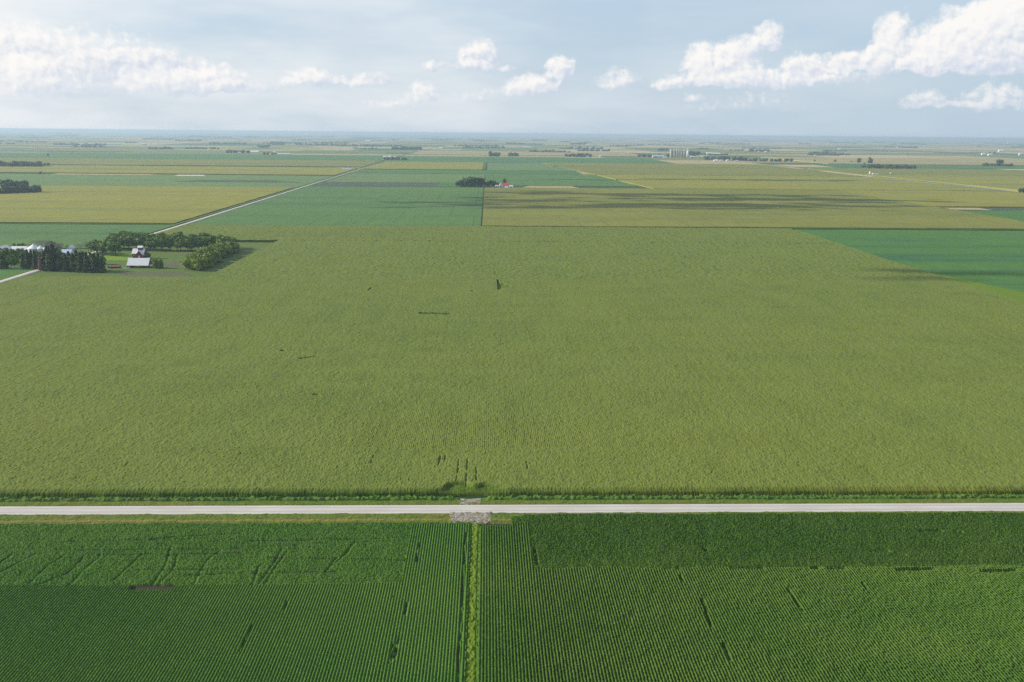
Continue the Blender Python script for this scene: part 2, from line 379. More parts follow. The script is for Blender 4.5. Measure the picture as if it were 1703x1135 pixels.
# the near gravel road with a low crown, running east-west
def crowned_road(name, x0, x1, y0, y1, mat, along='x', h=.18, zoff=.012, step=20, **kw):
    nl = int((x1-x0)/step)+1 if along == 'x' else int((y1-y0)/step)+1
    prof = [(-.5, 0), (-.46, .5), (-.25, .85), (0, 1), (.25, .85), (.46, .5), (.5, 0)]
    vs = []; rr = random.Random(3)
    for i in range(nl):
        t = i/(nl-1); j0 = (rr.random()-.5)*.35; j1 = (rr.random()-.5)*.35
        for q, (c, hh) in enumerate(prof):
            j = j0 if q == 0 else j1 if q == len(prof)-1 else 0
            if along == 'x': px_, py_ = x0+(x1-x0)*t, (y0+y1)/2+c*(y1-y0)+j
            else: py_ = y0+(y1-y0)*t; px_ = cv((x0+x1)/2, py_)[0]+c*(x1-x0)+j
            vs.append((px_, py_, gz(px_, py_)+zoff+h*hh))
    k_ = len(prof); I = (np.arange(nl-1)[:, None]*k_+np.arange(k_-1)).ravel()
    Q = np.stack([I, I+k_, I+k_+1, I+1], 1) if along == 'x' else np.stack([I, I+1, I+k_+1, I+k_], 1)
    return tag(link(name, raw_mesh(name, vs, Q, mat, True)), **kw)
crowned_road('road', -900, 900, 257.9, 264.6, M_gravel, step=3, zoff=.05, label='pale gravel road crossing the whole view east to west', cat='road', kind='structure')
crowned_road('gravel_road', -391.5, -384.5, 275, 9500, M_gravel2, 'y', h=.7, label='pale gravel road running north past the farmstead to the horizon', cat='road', kind='structure')
for (a, b, w) in ((cv(1180, 1500), cv(1062, 2700), 9), ):
    dx, dy = b[0]-a[0], b[1]-a[1]; L = math.hypot(dx, dy); nx_, ny_ = -dy/L*w/2, dx/L*w/2
    sheet('side_road', [(a[0]+nx_, a[1]+ny_), (a[0]-nx_, a[1]-ny_), (b[0]-nx_, b[1]-ny_), (b[0]+nx_, b[1]+ny_)], M_gravel2, .75, 40, label='pale gravel road slanting past the grain bins on the right', cat='road', kind='structure')

# verges along the near road: grass berms and a shallow ditch, built as height strips
def strip(name, x0, x1, y0, y1, dx, dy, hf, mat, **kw):
    xs = np.arange(x0, x1+dx*.5, dx); ys = np.arange(y0, y1+dy*.5, dy); X, Y = np.meshgrid(xs, ys, indexing='ij')
    Z = hf(X, Y); V = np.stack([X, Y, Z+gz(X, Y)], -1).reshape(-1, 3); mq = len(ys)
    I = (np.arange(len(xs)-1)[:, None]*mq+np.arange(mq-1)).ravel()
    return tag(link(name, raw_mesh(name, V, np.stack([I, I+mq, I+mq+1, I+1], 1), mat, True)), **kw)
def verge(X, Y, lo, hi, amp, seed):
    n, mm = X.shape; t = (Y-lo)/(hi-lo)
    z = .10+amp*(.35*vnoise(n, mm, 2, 2, seed)+.65*vnoise(n, mm, 9, 4, seed+1))
    return z*np.clip(np.minimum(t, 1-t)*8, 0, 1)+.006
strip('south_verge', -190, 215, 250.3, 258.3, .35, .3, lambda X, Y: verge(X, Y, 250.3, 258.3, .7, 20), M_rough, label='rough grass verge on the near side of the gravel road', cat='grass', kind='stuff')
strip('north_verge', -190, 215, 264.2, 268.2, .35, .3, lambda X, Y: verge(X, Y, 264.2, 268.2, .5, 22), M_rough, label='rough grass verge between the gravel road and the cornfield', cat='grass', kind='stuff')
def weeds(X, Y):
    n, mm = X.shape; t = (Y-267.4)/(270.0-267.4)
    gap = 1-np.exp(-((X+4.5)/5.5)**4)
    return (.5+1.3*vnoise(n, mm, 2, 2, 31)*vnoise(n, mm, 8, 3, 32)**.5)*np.clip(np.minimum(t, 1-t)*5, 0, 1)*gap+.004
strip('ditch_weeds', -190, 215, 267.4, 270.0, .3, .26, weeds, M_weed, label='leafy green weeds growing in the ditch along the cornfield', cat='weeds', kind='stuff')
def rubble(X, Y, x0, x1, y0, y1, h, seed):
    n, mm = X.shape; t = np.minimum(np.minimum(X-x0, x1-X), np.minimum(Y-y0, y1-Y))
    return (h+.22*vnoise(n, mm, 2, 2, seed)+.15*vnoise(n, mm, 6, 5, seed+1))*np.clip((t+1.2*(vnoise(n, mm, 5, 5, seed+2)-.3))/.9, -.2, 1)
strip('field_crossing', -11.8, 2.8, 250.2, 258.4, .22, .22, lambda X, Y: rubble(X, Y, -11.8, 2.4, 250.6, 258.4, .42, 40), M_rubble, label='broken grey rubble crossing on the near side of the road', cat='field crossing', kind='structure')
strip('field_entrance', -8.6, -1.2, 264.3, 269.2, .22, .22, lambda X, Y: rubble(X, Y, -8.6, -1.2, 264.3, 269.2, .22, 45), M_rubble, label='small rubble field entrance on the far side of the road', cat='field entrance', kind='structure')

# ---------------------------------------------------------------- crops near the camera, as real canopies
ROW = .762
def seg_dist(X, Y, pts):
    d = np.full(X.shape, 1e9)
    for (ax, ay), (bx, by) in zip(pts[:-1], pts[1:]):
        L2 = (bx-ax)**2+(by-ay)**2+1e-9
        t = np.clip(((X-ax)*(bx-ax)+(Y-ay)*(by-ay))/L2, 0, 1)
        d = np.minimum(d, np.hypot(X-(ax+t*(bx-ax)), Y-(ay+t*(by-ay))))
    return d
def pxl(*pts):
    p = [at(*q) for q in pts]
    for _ in range(2 if len(p) > 2 else 0):                      # round the corners of the wheel tracks
        q = [p[0]]
        for (a, b) in zip(p[:-1], p[1:]): q += [(a[0]*.75+b[0]*.25, a[1]*.75+b[1]*.25), (a[0]*.25+b[0]*.75, a[1]*.25+b[1]*.75)]
        p = q+[p[-1]]
    return p
def canopy(X, Y, dx, dy, H, seed, ns_mask, depth, rough, mid_amp=None):
    """rows .76 m apart; north-south where ns_mask, east-west on the headland"""
    n, mm = X.shape
    wob = (vnoise(n, mm, 12/dx, 30/dy, seed+9)-.5)*.10
    pn = np.abs(np.cos(np.pi*(X/ROW+wob)))**.65; pe = np.abs(np.cos(np.pi*(Y/ROW)))**1.0
    prof = np.where(ns_mask, pn*depth, pe*depth*.8-(.10 if H < 1 else -.03)); rough = np.where(ns_mask, rough, rough*(2.6 if H < 1 else 1.2))
    fine = vnoise(n, mm, 1, 1, seed)*.6+vnoise(n, mm, max(1, .5/dx), max(1, .5/dy), seed+1)*.4
    mid = vnoise(n, mm, 2.5/dx, 2.5/dy, seed+2); big = vnoise(n, mm, 14/dx, 14/dy, seed+3)
    return H*(1-depth)+H*prof+rough*(fine-.5)*2+(rough*.9 if mid_amp is None else mid_amp)*(mid-.5)+.25*(big-.5)
def fray(X, Y, dx, dy, x0, x1, y0, y1, seed, amt=.5):
    n, mm = X.shape
    e = np.minimum(np.minimum(X-x0, x1-X), np.minimum(Y-y0, y1-Y))
    return np.clip((e+amt*(vnoise(n, mm, .8/dx, .8/dy, seed)-.75))/.3, 0, 1)
TRACKS = [pxl((94, 917), (200, 916), (295, 918), (400, 914)), pxl((165, 925), (290, 926), (400, 922)), pxl((283, 915), (277, 942), (251, 980)),
          pxl((295, 925), (291, 948), (260, 980)), pxl((168, 927), (142, 948), (112, 980)), pxl((140, 927), (118, 955), (58, 978)),
          pxl((366, 918), (342, 936), (322, 977)), pxl((110, 925), (74, 948), (45, 978)), pxl((251, 899), (330, 893), (400, 889)), pxl((60, 925), (20, 945), (0, 955)),
          pxl((235, 925), (210, 950), (188, 968)), pxl((310, 952), (345, 950)), pxl((400, 915), (560, 905), (690, 903)), pxl((430, 945), (420, 978)), pxl((640, 905), (700, 925)), pxl((230, 950), (420, 951)), pxl((300, 960), (560, 953)), pxl((120, 903), (340, 899)), pxl((420, 902), (700, 897)), pxl((450, 930), (700, 936)), pxl((480, 917), (462, 940), (440, 975)), pxl((470, 915), (452, 945), (428, 978)), pxl((560, 930), (540, 955)), pxl((20, 925), (0, 940)), pxl((590, 905), (575, 925), (545, 950))]
def soy_h(X, Y):
    dx, dy = .14, .22; n, mm = X.shape
    edge = 212.6+(vnoise(n, mm, 30/dx, 1e6, 50)-.5)*.8
    ns = (Y < edge)|((X > -23)&(Y < 249))
    z = canopy(X, Y, dx, dy, .95, 51, ns, .62, .11)
    for t in TRACKS:
        d = seg_dist(X, Y, t); z -= (.75 if abs(t[0][1]-t[-1][1]) < 4 else .42)*np.exp(-(d/.40)**2)*(vnoise(n, mm, 2/dx, 2/dy, 60)*.9+.35)
    (ax, ay), (bx, by) = at(212, 986), at(284, 988); bare = (X > ax)&(X < bx)&(Y < 212.9)&(Y > 209.8); z = np.where(bare, .03, z)
    z *= 1-.78*np.exp(-((X+6.25-(vnoise(n, mm, 6/dx, 9/dy, 61)-.5)*.5)/.36)**4)*(Y < 243)*np.clip(vnoise(n, mm, 1/dx, 2.5/dy, 62)*2.2, 0, 1)
    for (gx_, y0, y1, w) in ((-20.6, 196.5, 203, .30), (-21.3, 178, 187.5, .42), (-22.1, 176, 184, .3), (-19.8, 224, 236, .4), (-24.4, 205, 207, .3), (-58, 181, 193, .22), (-51.8, 199, 204, .25)):
        z *= 1-.85*((np.abs(X-gx_) < w)&(Y > y0)&(Y < y1))*np.clip(vnoise(n, mm, 4, 7, 66)*2.4-.35, 0, 1)
    z *= fray(X, Y, dx, dy, -400, -4.3, 100, 250.6, 63)
    return np.maximum(z, .02)
strip('soybean_crop', -158, -4.0, 162, 251, .14, .22, soy_h, M_soy_near, label='dark green soybean rows filling the near left of the view', cat='soybeans', kind='stuff')
def nearcorn_h(X, Y):
    dx, dy = .14, .22; n, mm = X.shape
    edge = 217.6+(vnoise(n, mm, 18/dx, 1e6, 70)-.5)*1.2
    ns = (Y < edge)|((X < 13.2)&(Y < 246))
    z = canopy(X, Y, dx, dy, 2.45, 71, ns, .36, .26)
    gaps = [(1210, 1270, 957), (1348, 1362, 957), (1374, 1404, 958), (1489, 1553, 959.5), (1627, 1691, 961), (1102, 1130, 957), (1263, 1288, 889), (1525, 1567, 894), (1590, 1602, 896), (1444, 1478, 927)]
    for (pa, pb, py) in gaps:
        (ax, ay), (bx, by) = at(pa, py), at(pb, py); z = np.where((X > ax)&(X < bx)&(np.abs(Y-ay) < .55+.5*vnoise(n, mm, 2/dx, 2/dy, 77)), z*.5, z)
    hx, hy = at(1173, 924); z *= 1-.85*(np.hypot(X-hx, (Y-hy)*.6) < .8+.5*vnoise(n, mm, 4, 4, 78))
    for (p, q, w) in ((at(889, 925), at(893, 950), .7), (at(1307, 991), at(1335, 1030), .45), (at(1165, 1010), at(1183, 1055), .5), (at(1203, 1085), at(1213, 1112), .6), (at(1432, 982), at(1445, 1000), .4), (at(1130, 970), at(1136, 980), .5)):
        z *= 1-.5*np.exp(-(seg_dist(X, Y, [p, q])/(w*.7))**4)*np.clip(vnoise(n, mm, 5, 8, 79)*2.2-.3, 0, 1)
    z *= fray(X, Y, dx, dy, -2.4, 400, 100, 253.0-1.2*(X < 12)-5.5*(X < 8), 80)
    low = np.clip((X+2.6)/16, 0, 1)*.40+.60                      # shorter, paler plants beside the lane
    return np.maximum(z*np.where(X < 14, low, 1.), .02)
strip('corn_crop', -2.6, 182, 159, 253.4, .14, .22, nearcorn_h, M_corn_near, label='dark green corn rows filling the near right of the view', cat='corn', kind='stuff')
strip('grass_lane', -4.9, -1.9, 120, 250, .2, .3, lambda X, Y: .2+(.35*vnoise(*X.shape, 2, 2, 90)+.25*vnoise(*X.shape, 4, 9, 92))*np.clip((1.3-np.abs(X+3.4))*2, 0, 1), M_lane, label='bright lime grass strip between the soybean rows and the corn rows', cat='grass', kind='stuff')

# the big tasselled cornfield: three bands of one canopy, finer towards the road
def main_corn():
    VV = []; QQ = []; off = 0
    def band(x0, x1, y0, y1, dx, dy, hf):
        nonlocal off
        xs = np.arange(x0, x1+dx*.5, dx); ys = np.arange(y0, y1+dy*1.6, dy); X, Y = np.meshgrid(xs, ys, indexing='ij')
        Z = hf(X, Y, dx, dy); VV.append(np.stack([X, Y, Z+gz(X, Y)], -1).reshape(-1, 3).astype(np.float32)); mq = len(ys)
        I = (np.arange(len(xs)-1)[:, None]*mq+np.arange(mq-1)).ravel()+off
        QQ.append(np.stack([I, I+mq, I+mq+1, I+1], 1).astype(np.int32)); off += X.size
    spots = [((703, 527), (743, 528), 3.0, 1), ((524, 664), (527, 664), 1.3, 0), ((785, 489), (787, 490), 1.2, 0), ((470, 590), (472, 591), 1.2, 0), ((500, 604), (524, 601), .8, 0), ((617, 484), (613, 488), .7, 0)]
    def h(X, Y, dx, dy):
        n, mm = X.shape; s = int(Y[0, 0])
        z = canopy(X, Y, dx, dy, 2.55, s, np.full(X.shape, True), (.075*np.exp(-(X/75)**2)*np.clip((430-Y)/110, .3, 1) if dx < .5 else 0), .35*dx, .16)+(.24 if dx < .3 else .30 if dx < 1 else .5)*(vnoise(n, mm, max(1, .42/dx), max(1, .75/dy), s+6)-.5)+.15*(vnoise(n, mm, 1.3/dx, 2.2/dy, s+8)-.5)
        if dx < .3:
            z = np.where(Y < 312+(vnoise(n, mm, 20/dx, 1e6, s+3)-.5)*1.5, canopy(X, Y, dx, dy, 2.56, s+4, np.full(X.shape, False), .05, .35*dx, .16)+.26*(vnoise(n, mm, 2, 2, s+7)-.5)+.18*(vnoise(n, mm, 2.2/dx, 1.0/dy, s+8)-.5), z)
            for (gx_, y0, y1) in ((-17.1, 293, 303), (-15.2, 293, 304), (-10, 280, 299), (-6.8, 276, 300), (-3.4, 279, 292), (15, 290, 297), (-130, 289, 297), (60, 300, 306), (-42, 296, 304), (-92, 300, 307)):
                z -= .42*((np.abs(X-gx_) < .34)&(Y > y0)&(Y < y1))*np.clip(vnoise(n, mm, 4, 7, 33)*2-.4, 0, 1)
            edge = 270.3+.22*vnoise(n, mm, 1, 1e6, 91)+.4*vnoise(n, mm, 6/dx, 1e6, 93)+1.2*np.exp(-((X+4)/9)**2)
            z *= np.clip(np.clip((Y-edge)/.35, 0, 1)*.60+np.clip((Y-edge-.3)/2.2, 0, 1)*.40, 0, 1); z *= 1-.42*np.clip((9+6*vnoise(n, mm, 5/dx, 3/dy, 94)-np.abs(X+4))/5, 0, 1)*np.clip((edge+7*vnoise(n, mm, 4/dx, 1e6, 95)+2-Y)/2, 0, 1)
        for (p, q, w, _) in spots:
            d = seg_dist(X, Y, [at(*p), at(*q)])
            if d.min() < w*2: z = np.where(d < w*.9, .3, z)
        a, b, c_ = at(829, 478), at(829.5, 486.5), at(843, 483)
        def side(p, q): return (q[0]-p[0])*(Y-p[1])-(q[1]-p[1])*(X-p[0])
        cr = (side(a, b) > 0)&(side(b, c_) > 0)&(seg_dist(X, Y, [b, a, c_, b]) < 6) | (seg_dist(X, Y, [at(828.5, 470), at(829.5, 487)]) < .8)
        z = np.where(cr, np.minimum(z, 1.0), z)
        for ys_ in (400, 708):
            up = abs(Y[0, -1]-ys_) < 9
            if up or abs(Y[0, 0]-ys_) < 9: z = z-np.clip((Y-ys_)/6 if up else (ys_-Y)/6, 0, 1)*1.1   # the bands dip under each other where they meet
        return np.maximum(z, .015)
    band(-252, 276, 269.6, 406, .20, .36, h)
    band(-379, 396, 394, 714, .40, .72, h)
    band(-231, 396, 702, 960, 1.2, 1.8, h); band(-386, 396, 960, 1116, 1.2, 1.8, h)
    band(-379, -251, 269.6, 406, .55, .9, h); band(275, 396, 269.6, 406, .55, .9, h)
    # skirts close the outer faces down to the ground
    def skirt(pts, H=2.3, step=6):
        nonlocal off
        for (a, b) in zip(pts[:-1], pts[1:]):
            k_ = max(1, int(math.hypot(b[0]-a[0], b[1]-a[1])/step)); t = np.linspace(0, 1, k_+1); xx = a[0]+(b[0]-a[0])*t; yy = a[1]+(b[1]-a[1])*t
            VV.append(np.concatenate([np.stack([xx, yy, gz(xx, yy)], 1), np.stack([xx, yy, gz(xx, yy)+H], 1)]).astype(np.float32))
            I = np.arange(k_)+off; QQ.append(np.stack([I, I+1, I+k_+2, I+k_+1], 1).astype(np.int32)); off += 2*(k_+1)
    skirt([(-379, 269.6), (-379, 708), (-231, 708), (-231, 960), (-386, 960), (-386, 1116), (396, 1116), (396, 269.6)])
    return raw_mesh('corn_field', np.concatenate(VV), np.concatenate(QQ), M_corn_main, True)
tag(link('corn_field', main_corn()), 'huge tasselled olive green cornfield filling the middle of the view', 'corn', kind='stuff')

# ---------------------------------------------------------------- the fields beyond
def field(name, pts, mat, H, label, cat):
    """a slab of crop: flat top at plant height, sides down to the ground"""
    (ax, ay), (bx, by), (cx, cy), (dx, dy) = pts
    w = max(math.hypot(bx-ax, by-ay), math.hypot(cx-dx, cy-dy)); d = max(math.hypot(dx-ax, dy-ay), math.hypot(cx-bx, cy-by))
    nu, nv = max(2, min(80, int(w/25))), max(2, min(60, int(d/25)))
    u, v = np.meshgrid(np.linspace(0, 1, nu+1), np.linspace(0, 1, nv+1), indexing='ij')
    xx = (ax*(1-u)+bx*u)*(1-v)+(dx*(1-u)+cx*u)*v; yy = (ay*(1-u)+by*u)*(1-v)+(dy*(1-u)+cy*u)*v
    r = np.random.default_rng(len(bpy.data.objects)); top = gz(xx, yy)+H*(.9+.2*r.random(xx.shape))
    V = np.stack([xx, yy, top], -1).reshape(-1, 3); mq = nv+1
    I = (np.arange(nu)[:, None]*mq+np.arange(nv)).ravel(); Q = [np.stack([I, I+mq, I+mq+1, I+1], 1)]
    ring = [i*mq for i in range(nu+1)]+[nu*mq+j for j in range(1, nv+1)]+[i*mq+nv for i in range(nu-1, -1, -1)]+[j for j in range(nv-1, 0, -1)]
    low = V[ring].copy(); low[:, 2] = gz(low[:, 0], low[:, 1])-.02; nb = len(V); L = len(ring); ra = np.array(ring)
    j = np.arange(L); Q.append(np.stack([nb+j, nb+(j+1) % L, ra[(j+1) % L], ra[j]], 1))
    return tag(link(name, raw_mesh(name, np.concatenate([V, low]), np.concatenate(Q), mat)), label, cat, kind='stuff')
def A(*p): return [at(*q) for q in p]
C_, S_ = 2.4, .85
field('soybean_field', rect(-379, -9, 1097, 1862), M_soy_a, S_, 'soft green soybean field right of the long road behind the big cornfield', 'soybeans')
field('corn_field', rect(-7, 745, 1097, 1835), M_corn_a, C_, 'olive cornfield behind the big cornfield, in front of the red roofed farm', 'corn')
field('corn_field', quad((745, 1440), (1150, 1440), (1120, 1835), (745, 1835)), M_corn_b, C_, 'olive yellow cornfield at the right in front of the slanting road', 'corn')
field('corn_field', rect(745, 756, 1097, 1440), M_corn_a, C_, 'narrow olive corn strip beside the dark green wedge at the right', 'corn')
field('soybean_field', rect(760, 1300, 1130, 1385), M_soy_b, S_, 'deep green soybean wedge at the right edge between olive cornfields', 'soybeans')
field('bare_strip', rect(830, 1300, 1388, 1436), M_dark, .3, 'dull brownish strip at the right edge behind the green wedge', 'field')
field('soybean_field', rect(394, 900, 610, 1088), M_soy_b, S_, 'deep green soybean field at the right, beside the big cornfield', 'soybeans')
field('grass_strip', rect(389, 393.6, 600, 1090), M_lane, .35, 'thin lime green grass edge between the big cornfield and the soybeans', 'grass')
field('lime_edge', quad((393.8, 612), (432, 612), (399, 740), (393.8, 740)), M_lane, 1.0, 'bright lime green corner of the right soybean field', 'soybeans')
field('bare_strip', rect(396, 900, 590, 609), M_dirt, .1, 'brown bare headland at the near corner of the right soybean field', 'field')
field('tree_line_grass', rect(390, 1400, 1091, 1095.5), M_weed, 1.6, 'thin dark hedge of weeds behind the deep green field at the right', 'weeds')
field('soybean_field', rect(-1300, -396, 880, 1096), M_soy_a, S_, 'grey green soybean field at the left behind the farmstead', 'soybeans')
field('weed_line', rect(-1300, -396, 1098, 1103), M_weed, 1.2, 'thin dark weed line at the left between the soybeans and the yellow corn', 'weeds')
field('corn_field', rect(-1700, -400, 1106, 1800), M_corn_b, C_, 'yellow olive cornfield left of the long road', 'corn')
field('soybean_field', rect(-2100, -400, 1806, 2250), M_soy_c, S_, 'pale green soybean field left of the long road behind the yellow corn', 'soybeans')
field('dark_strip', [at(290, 303), at(500, 304.5), at(450, 301), at(330, 300.5)], M_dark, 1.25, 'dark low streak in the pale green field left of the road', 'field')  # darker strip laid over the pale green field
field('corn_field', quad((-2400, 2330), (-400, 2290), (-400, 2700), (-2500, 2780)), M_corn_b, C_, 'yellow strip of corn left of the long road, in front of the far woods', 'corn')
field('corn_field', rect(-400-2600, -400, 2800, 3350), M_corn_a, C_, 'grey olive corn strip left of the road beyond the yellow strip', 'corn')
field('soybean_field', rect(-3600, -400, 3400, 4050), M_soy_b, S_, 'blue green soybean strip left of the road near the far farm sheds', 'soybeans')
field('dark_strip', rect(-377, -110, 1866, 2010), M_dark, .9, 'dull brownish strip behind the soft green field right of the long road', 'field')
field('soybean_field', rect(-110, -8, 1870, 2010), M_soy_b, S_, 'small deep green patch just left of the trees of the red roofed farm', 'soybeans')
field('soybean_field', rect(-377, -8, 2015, 2420), M_soy_c, S_, 'pale green soybean field right of the long road, behind the brownish strip', 'soybeans')
field('soybean_field', rect(-377, 268, 2430, 2650), M_soy_b, S_, 'teal green strip crossing behind the red roofed farm', 'soybeans')
field('soybean_field', quad((-6, 1930), (338, 1930), (300, 2425), (-6, 2425)), M_soy_a, S_, 'green soybean field directly behind the red roofed farm', 'soybeans')
field('stubble_strip', A((868, 312.5), (965, 314), (950, 310), (880, 309.5)), M_straw, .35, 'straw coloured strip right of the red roofed farm', 'stubble')
field('corn_field', quad((356, 1842), (1115, 1842), (1072, 2420), (302, 2420)), M_corn_b, C_, 'bright yellow cornfield right of the diagonal edge behind the red roofed farm', 'corn')
field('corn_field', quad((300, 2430), (1065, 2430), (1040, 2950), (240, 2950)), M_corn_a, C_, 'dull olive corn strip in front of the grain elevator', 'corn')
field('corn_field', rect(-376, -16, 2660, 3260), M_corn_b, C_, 'tan yellow cornfield right of the long road, left of the small hedge', 'corn')
field('weed_line', rect(-15, -7, 2660, 3260), M_weed, 3.5, 'short dark hedge between the tan corn and the green field in the distance', 'hedge')
field('soybean_field', quad((-6, 2660), (270, 2660), (225, 3260), (-6, 3260)), M_soy_c, S_, 'pale green field right of the short dark hedge in the distance', 'soybeans')
field('soybean_field', rect(-376, 720, 3280, 3930), M_soy_b, S_, 'blue green soybean belt in front of the distant tree groves', 'soybeans')
field('corn_field', quad((220, 2960), (1040, 2960), (1040, 3270), (200, 3270)), M_corn_a, C_, 'thin olive corn strip in front of the blue green belt', 'corn')
field('corn_field', quad((1180, 1845), (3300, 1845), (3300, 2540), (1110, 2540)), M_corn_b, C_, 'yellow olive cornfield right of the slanting road', 'corn')
field('corn_field', quad((1110, 2545), (3300, 2545), (3300, 2950), (1090, 2950)), M_corn_a, C_, 'olive cornfield behind the small grain bins at the right', 'corn')
field('soybean_field', rect(1250, 4200, 3090, 3420), M_soy_b, S_, 'teal green strip behind the long grove at the right', 'soybeans')
field('corn_field', rect(1350, 4400, 3430, 4300), M_corn_c, C_, 'tan cornfield in the distance at the right', 'corn')
field('corn_field', rect(-380, 780, 4200, 5000), M_corn_c, C_, 'pinkish tan field in the distance behind the tree groves', 'corn')
field('corn_field', rect(1156, 1700, 1450, 1835), M_corn_b, C_, 'yellow corn at the right edge beyond the slanting road', 'corn')

# drainage weeds beside the long road
field('roadside_grass', rect(-398.5, -393, 950, 5000), M_weed, 1.3, 'dark green ditch weeds along the left side of the long road', 'weeds')
field('roadside_grass', rect(-383, -380.5, 1092, 3000), M_rough, .5, 'brownish grass verge along the right side of the long road', 'grass')
# farmstead lot
sheet('farm_lawn', rect(-383, -226.6, 699.5, 943), M_yard, .012, 12, label='mown grass lot around the farm buildings', cat='lawn', kind='structure')
sheet('lime_lawn', A((163, 433), (228, 433.5), (228, 423.5), (166, 423)), M_lime, .03, 6, jitter=3, seed=8, label='bright lime lawn between the spruces and the red barn', cat='lawn', kind='structure')
sheet('far_lawn', rect(-640, -395, 640, 876), M_lawn, .012, 15, label='lawn and yard of the farm left of the long road', cat='lawn', kind='structure')
sheet('yard_track', A((276, 446), (300, 446), (296, 436), (272, 436)), M_dirt, .02, 3, jitter=2, label='bare earth track between the barn bush and the grove', cat='track', kind='structure')
sheet('front_track', A((196, 459), (330, 463), (300, 452), (200, 451.5)), M_dirt, .020, 5, jitter=3, seed=3, label='worn brownish strip in front of the white roofed barn', cat='track', kind='structure')
sheet('farm_drive', A((0, 447.2), (57, 447.2), (57, 445.8), (0, 445.8)), M_gravel2, .03, 10, label='pale gravel drive in front of the left farm', cat='drive', kind='structure')
sheet('farm_field', A((-40, 462), (50, 452), (56, 448.5), (-40, 449)), M_soy_b, .04, 10, label='green plot between the gravel drive and the long road', cat='field', kind='structure')
# a pale salt lick of sand and earth by the ditch
sheet('sand_patch', A((290, 293.5), (342, 293.8), (338, 291.6), (296, 291.6)), M_gravel2, 1.1, 10, label='pale sandy pit showing white in the pale green field at the left', cat='sand pit', kind='structure')

# ---------------------------------------------------------------- trees
def leaf_mat(name, c, var=.35):
    mt, k, b = new_mat(name); P = k.node('ShaderNodeNewGeometry').outputs['Position']
    n = k.noise(P, .45, 3, .6); oi = k.node('ShaderNodeObjectInfo').outputs['Random']
    cc = k.mix(k.rng(n, .3, .7), tuple(q*(1-var) for q in c), (c[0]*(1+var)*1.15, c[1]*(1+var), c[2]*(1+var)))
    cc = k.mix(k.rng(oi, 0, 1, 0, .5), cc, k.mix(1.0, cc, (1.25, 1.05, .7), 'MULTIPLY'))
    k.put(b.inputs['Base Color'], cc); b.inputs['Specular IOR Level'].default_value = .08
    return mt
L_round = leaf_mat('leaves_broad', (.088, .160, .034)); L_con = leaf_mat('needles_dark', (.034, .062, .028)); L_yel = leaf_mat('leaves_yellowish', (.085, .115, .022))
L_shrub = leaf_mat('leaves_grove', (.115, .185, .032)); L_dry = leaf_mat('needles_dry', (.13, .10, .075)); M_bark = plain('bark', (.09, .075, .06), .95, .3, 2); M_bare = plain('bare_twigs', (.20, .18, .16), .95, .2, 1)
L_far = leaf_mat('leaves_far', (.038, .068, .030))
def ico(sub=1):
    bm = bmesh.new(); bmesh.ops.create_icosphere(bm, subdivisions=sub, radius=1); v = [tuple(q.co) for q in bm.verts]; f = [tuple(q.index for q in p.verts) for p in bm.faces]; bm.free(); return np.array(v), f
ICO1, ICO1F = ico(1); ICO2, ICO2F = ico(2)
def leaf_cards(mb, rnd, c, nrm, s):
    t = Vector((rnd.gauss(0, 1), rnd.gauss(0, 1), rnd.gauss(0, 1))); n = (Vector(nrm)+t*.55).normalized(); u = n.orthogonal().normalized(); v = n.cross(u)
    a = rnd.random()*6.28; u, v = u*math.cos(a)+v*math.sin(a), v*math.cos(a)-u*math.sin(a); c = Vector(c)
    mb.add([c+u*s, c+v*s*.8+n*s*.15, c-u*s, c-v*s*.8-n*s*.15], [(0, 1, 2, 3)])
def crown_round(h, rx, seed, n, s, lobes=9, base=.22, name='crown', mat=None):
    rnd = random.Random(seed); mb = MB(); L = []
    for i in range(lobes):
        a = rnd.random()*6.28; rr = rx*.58*rnd.random()**.5; zz = h*(base+.16+(.62-base*.5)*rnd.random()); top = 1-max(0, (zz/h-.62))*1.3
        L.append((math.cos(a)*rr*top, math.sin(a)*rr*top, zz, rx*(.36+.26*rnd.random())*top))
    L.append((0, 0, h*.55, rx*.62))
    for (x, y, z, r) in L:
        vs = ICO1*r*.82; vs = vs*(1+.2*np.array([[rnd.random()-.5] for _ in vs])); mb.add([(x+p[0], y+p[1], z+p[2]*.9) for p in vs], ICO1F)
    for i in range(n):
        x, y, z, r = rnd.choice(L); d = Vector((rnd.gauss(0, 1), rnd.gauss(0, 1), rnd.gauss(.15, 1))).normalized(); q = r*(.82+.36*rnd.random())
        c = (x+d.x*q, y+d.y*q, max(h*base*.8, z+d.z*q*.92)); leaf_cards(mb, rnd, c, d, s*(.5+rnd.random()))
    return mb.mesh(name, mat)
def trunk_mesh(h, seed, up=.55, r=.22, limbs=4, mat=None):
    rnd = random.Random(seed); mb = MB(); p = Vector((0, 0, -.15)); q = Vector((rnd.uniform(-.2, .2), rnd.uniform(-.2, .2), h*up)); mb.tube(p, q, r*1.25, r*.6, 7)
    for i in range(limbs):
        a = rnd.random()*6.28; z = h*(up*.5+up*.45*rnd.random()); st = p.lerp(q, z/(h*up)); mb.tube(st, st+Vector((math.cos(a)*h*.16, math.sin(a)*h*.16, h*.2)), r*.45, r*.15, 5)
    return mb.mesh('trunk', mat or M_bark)
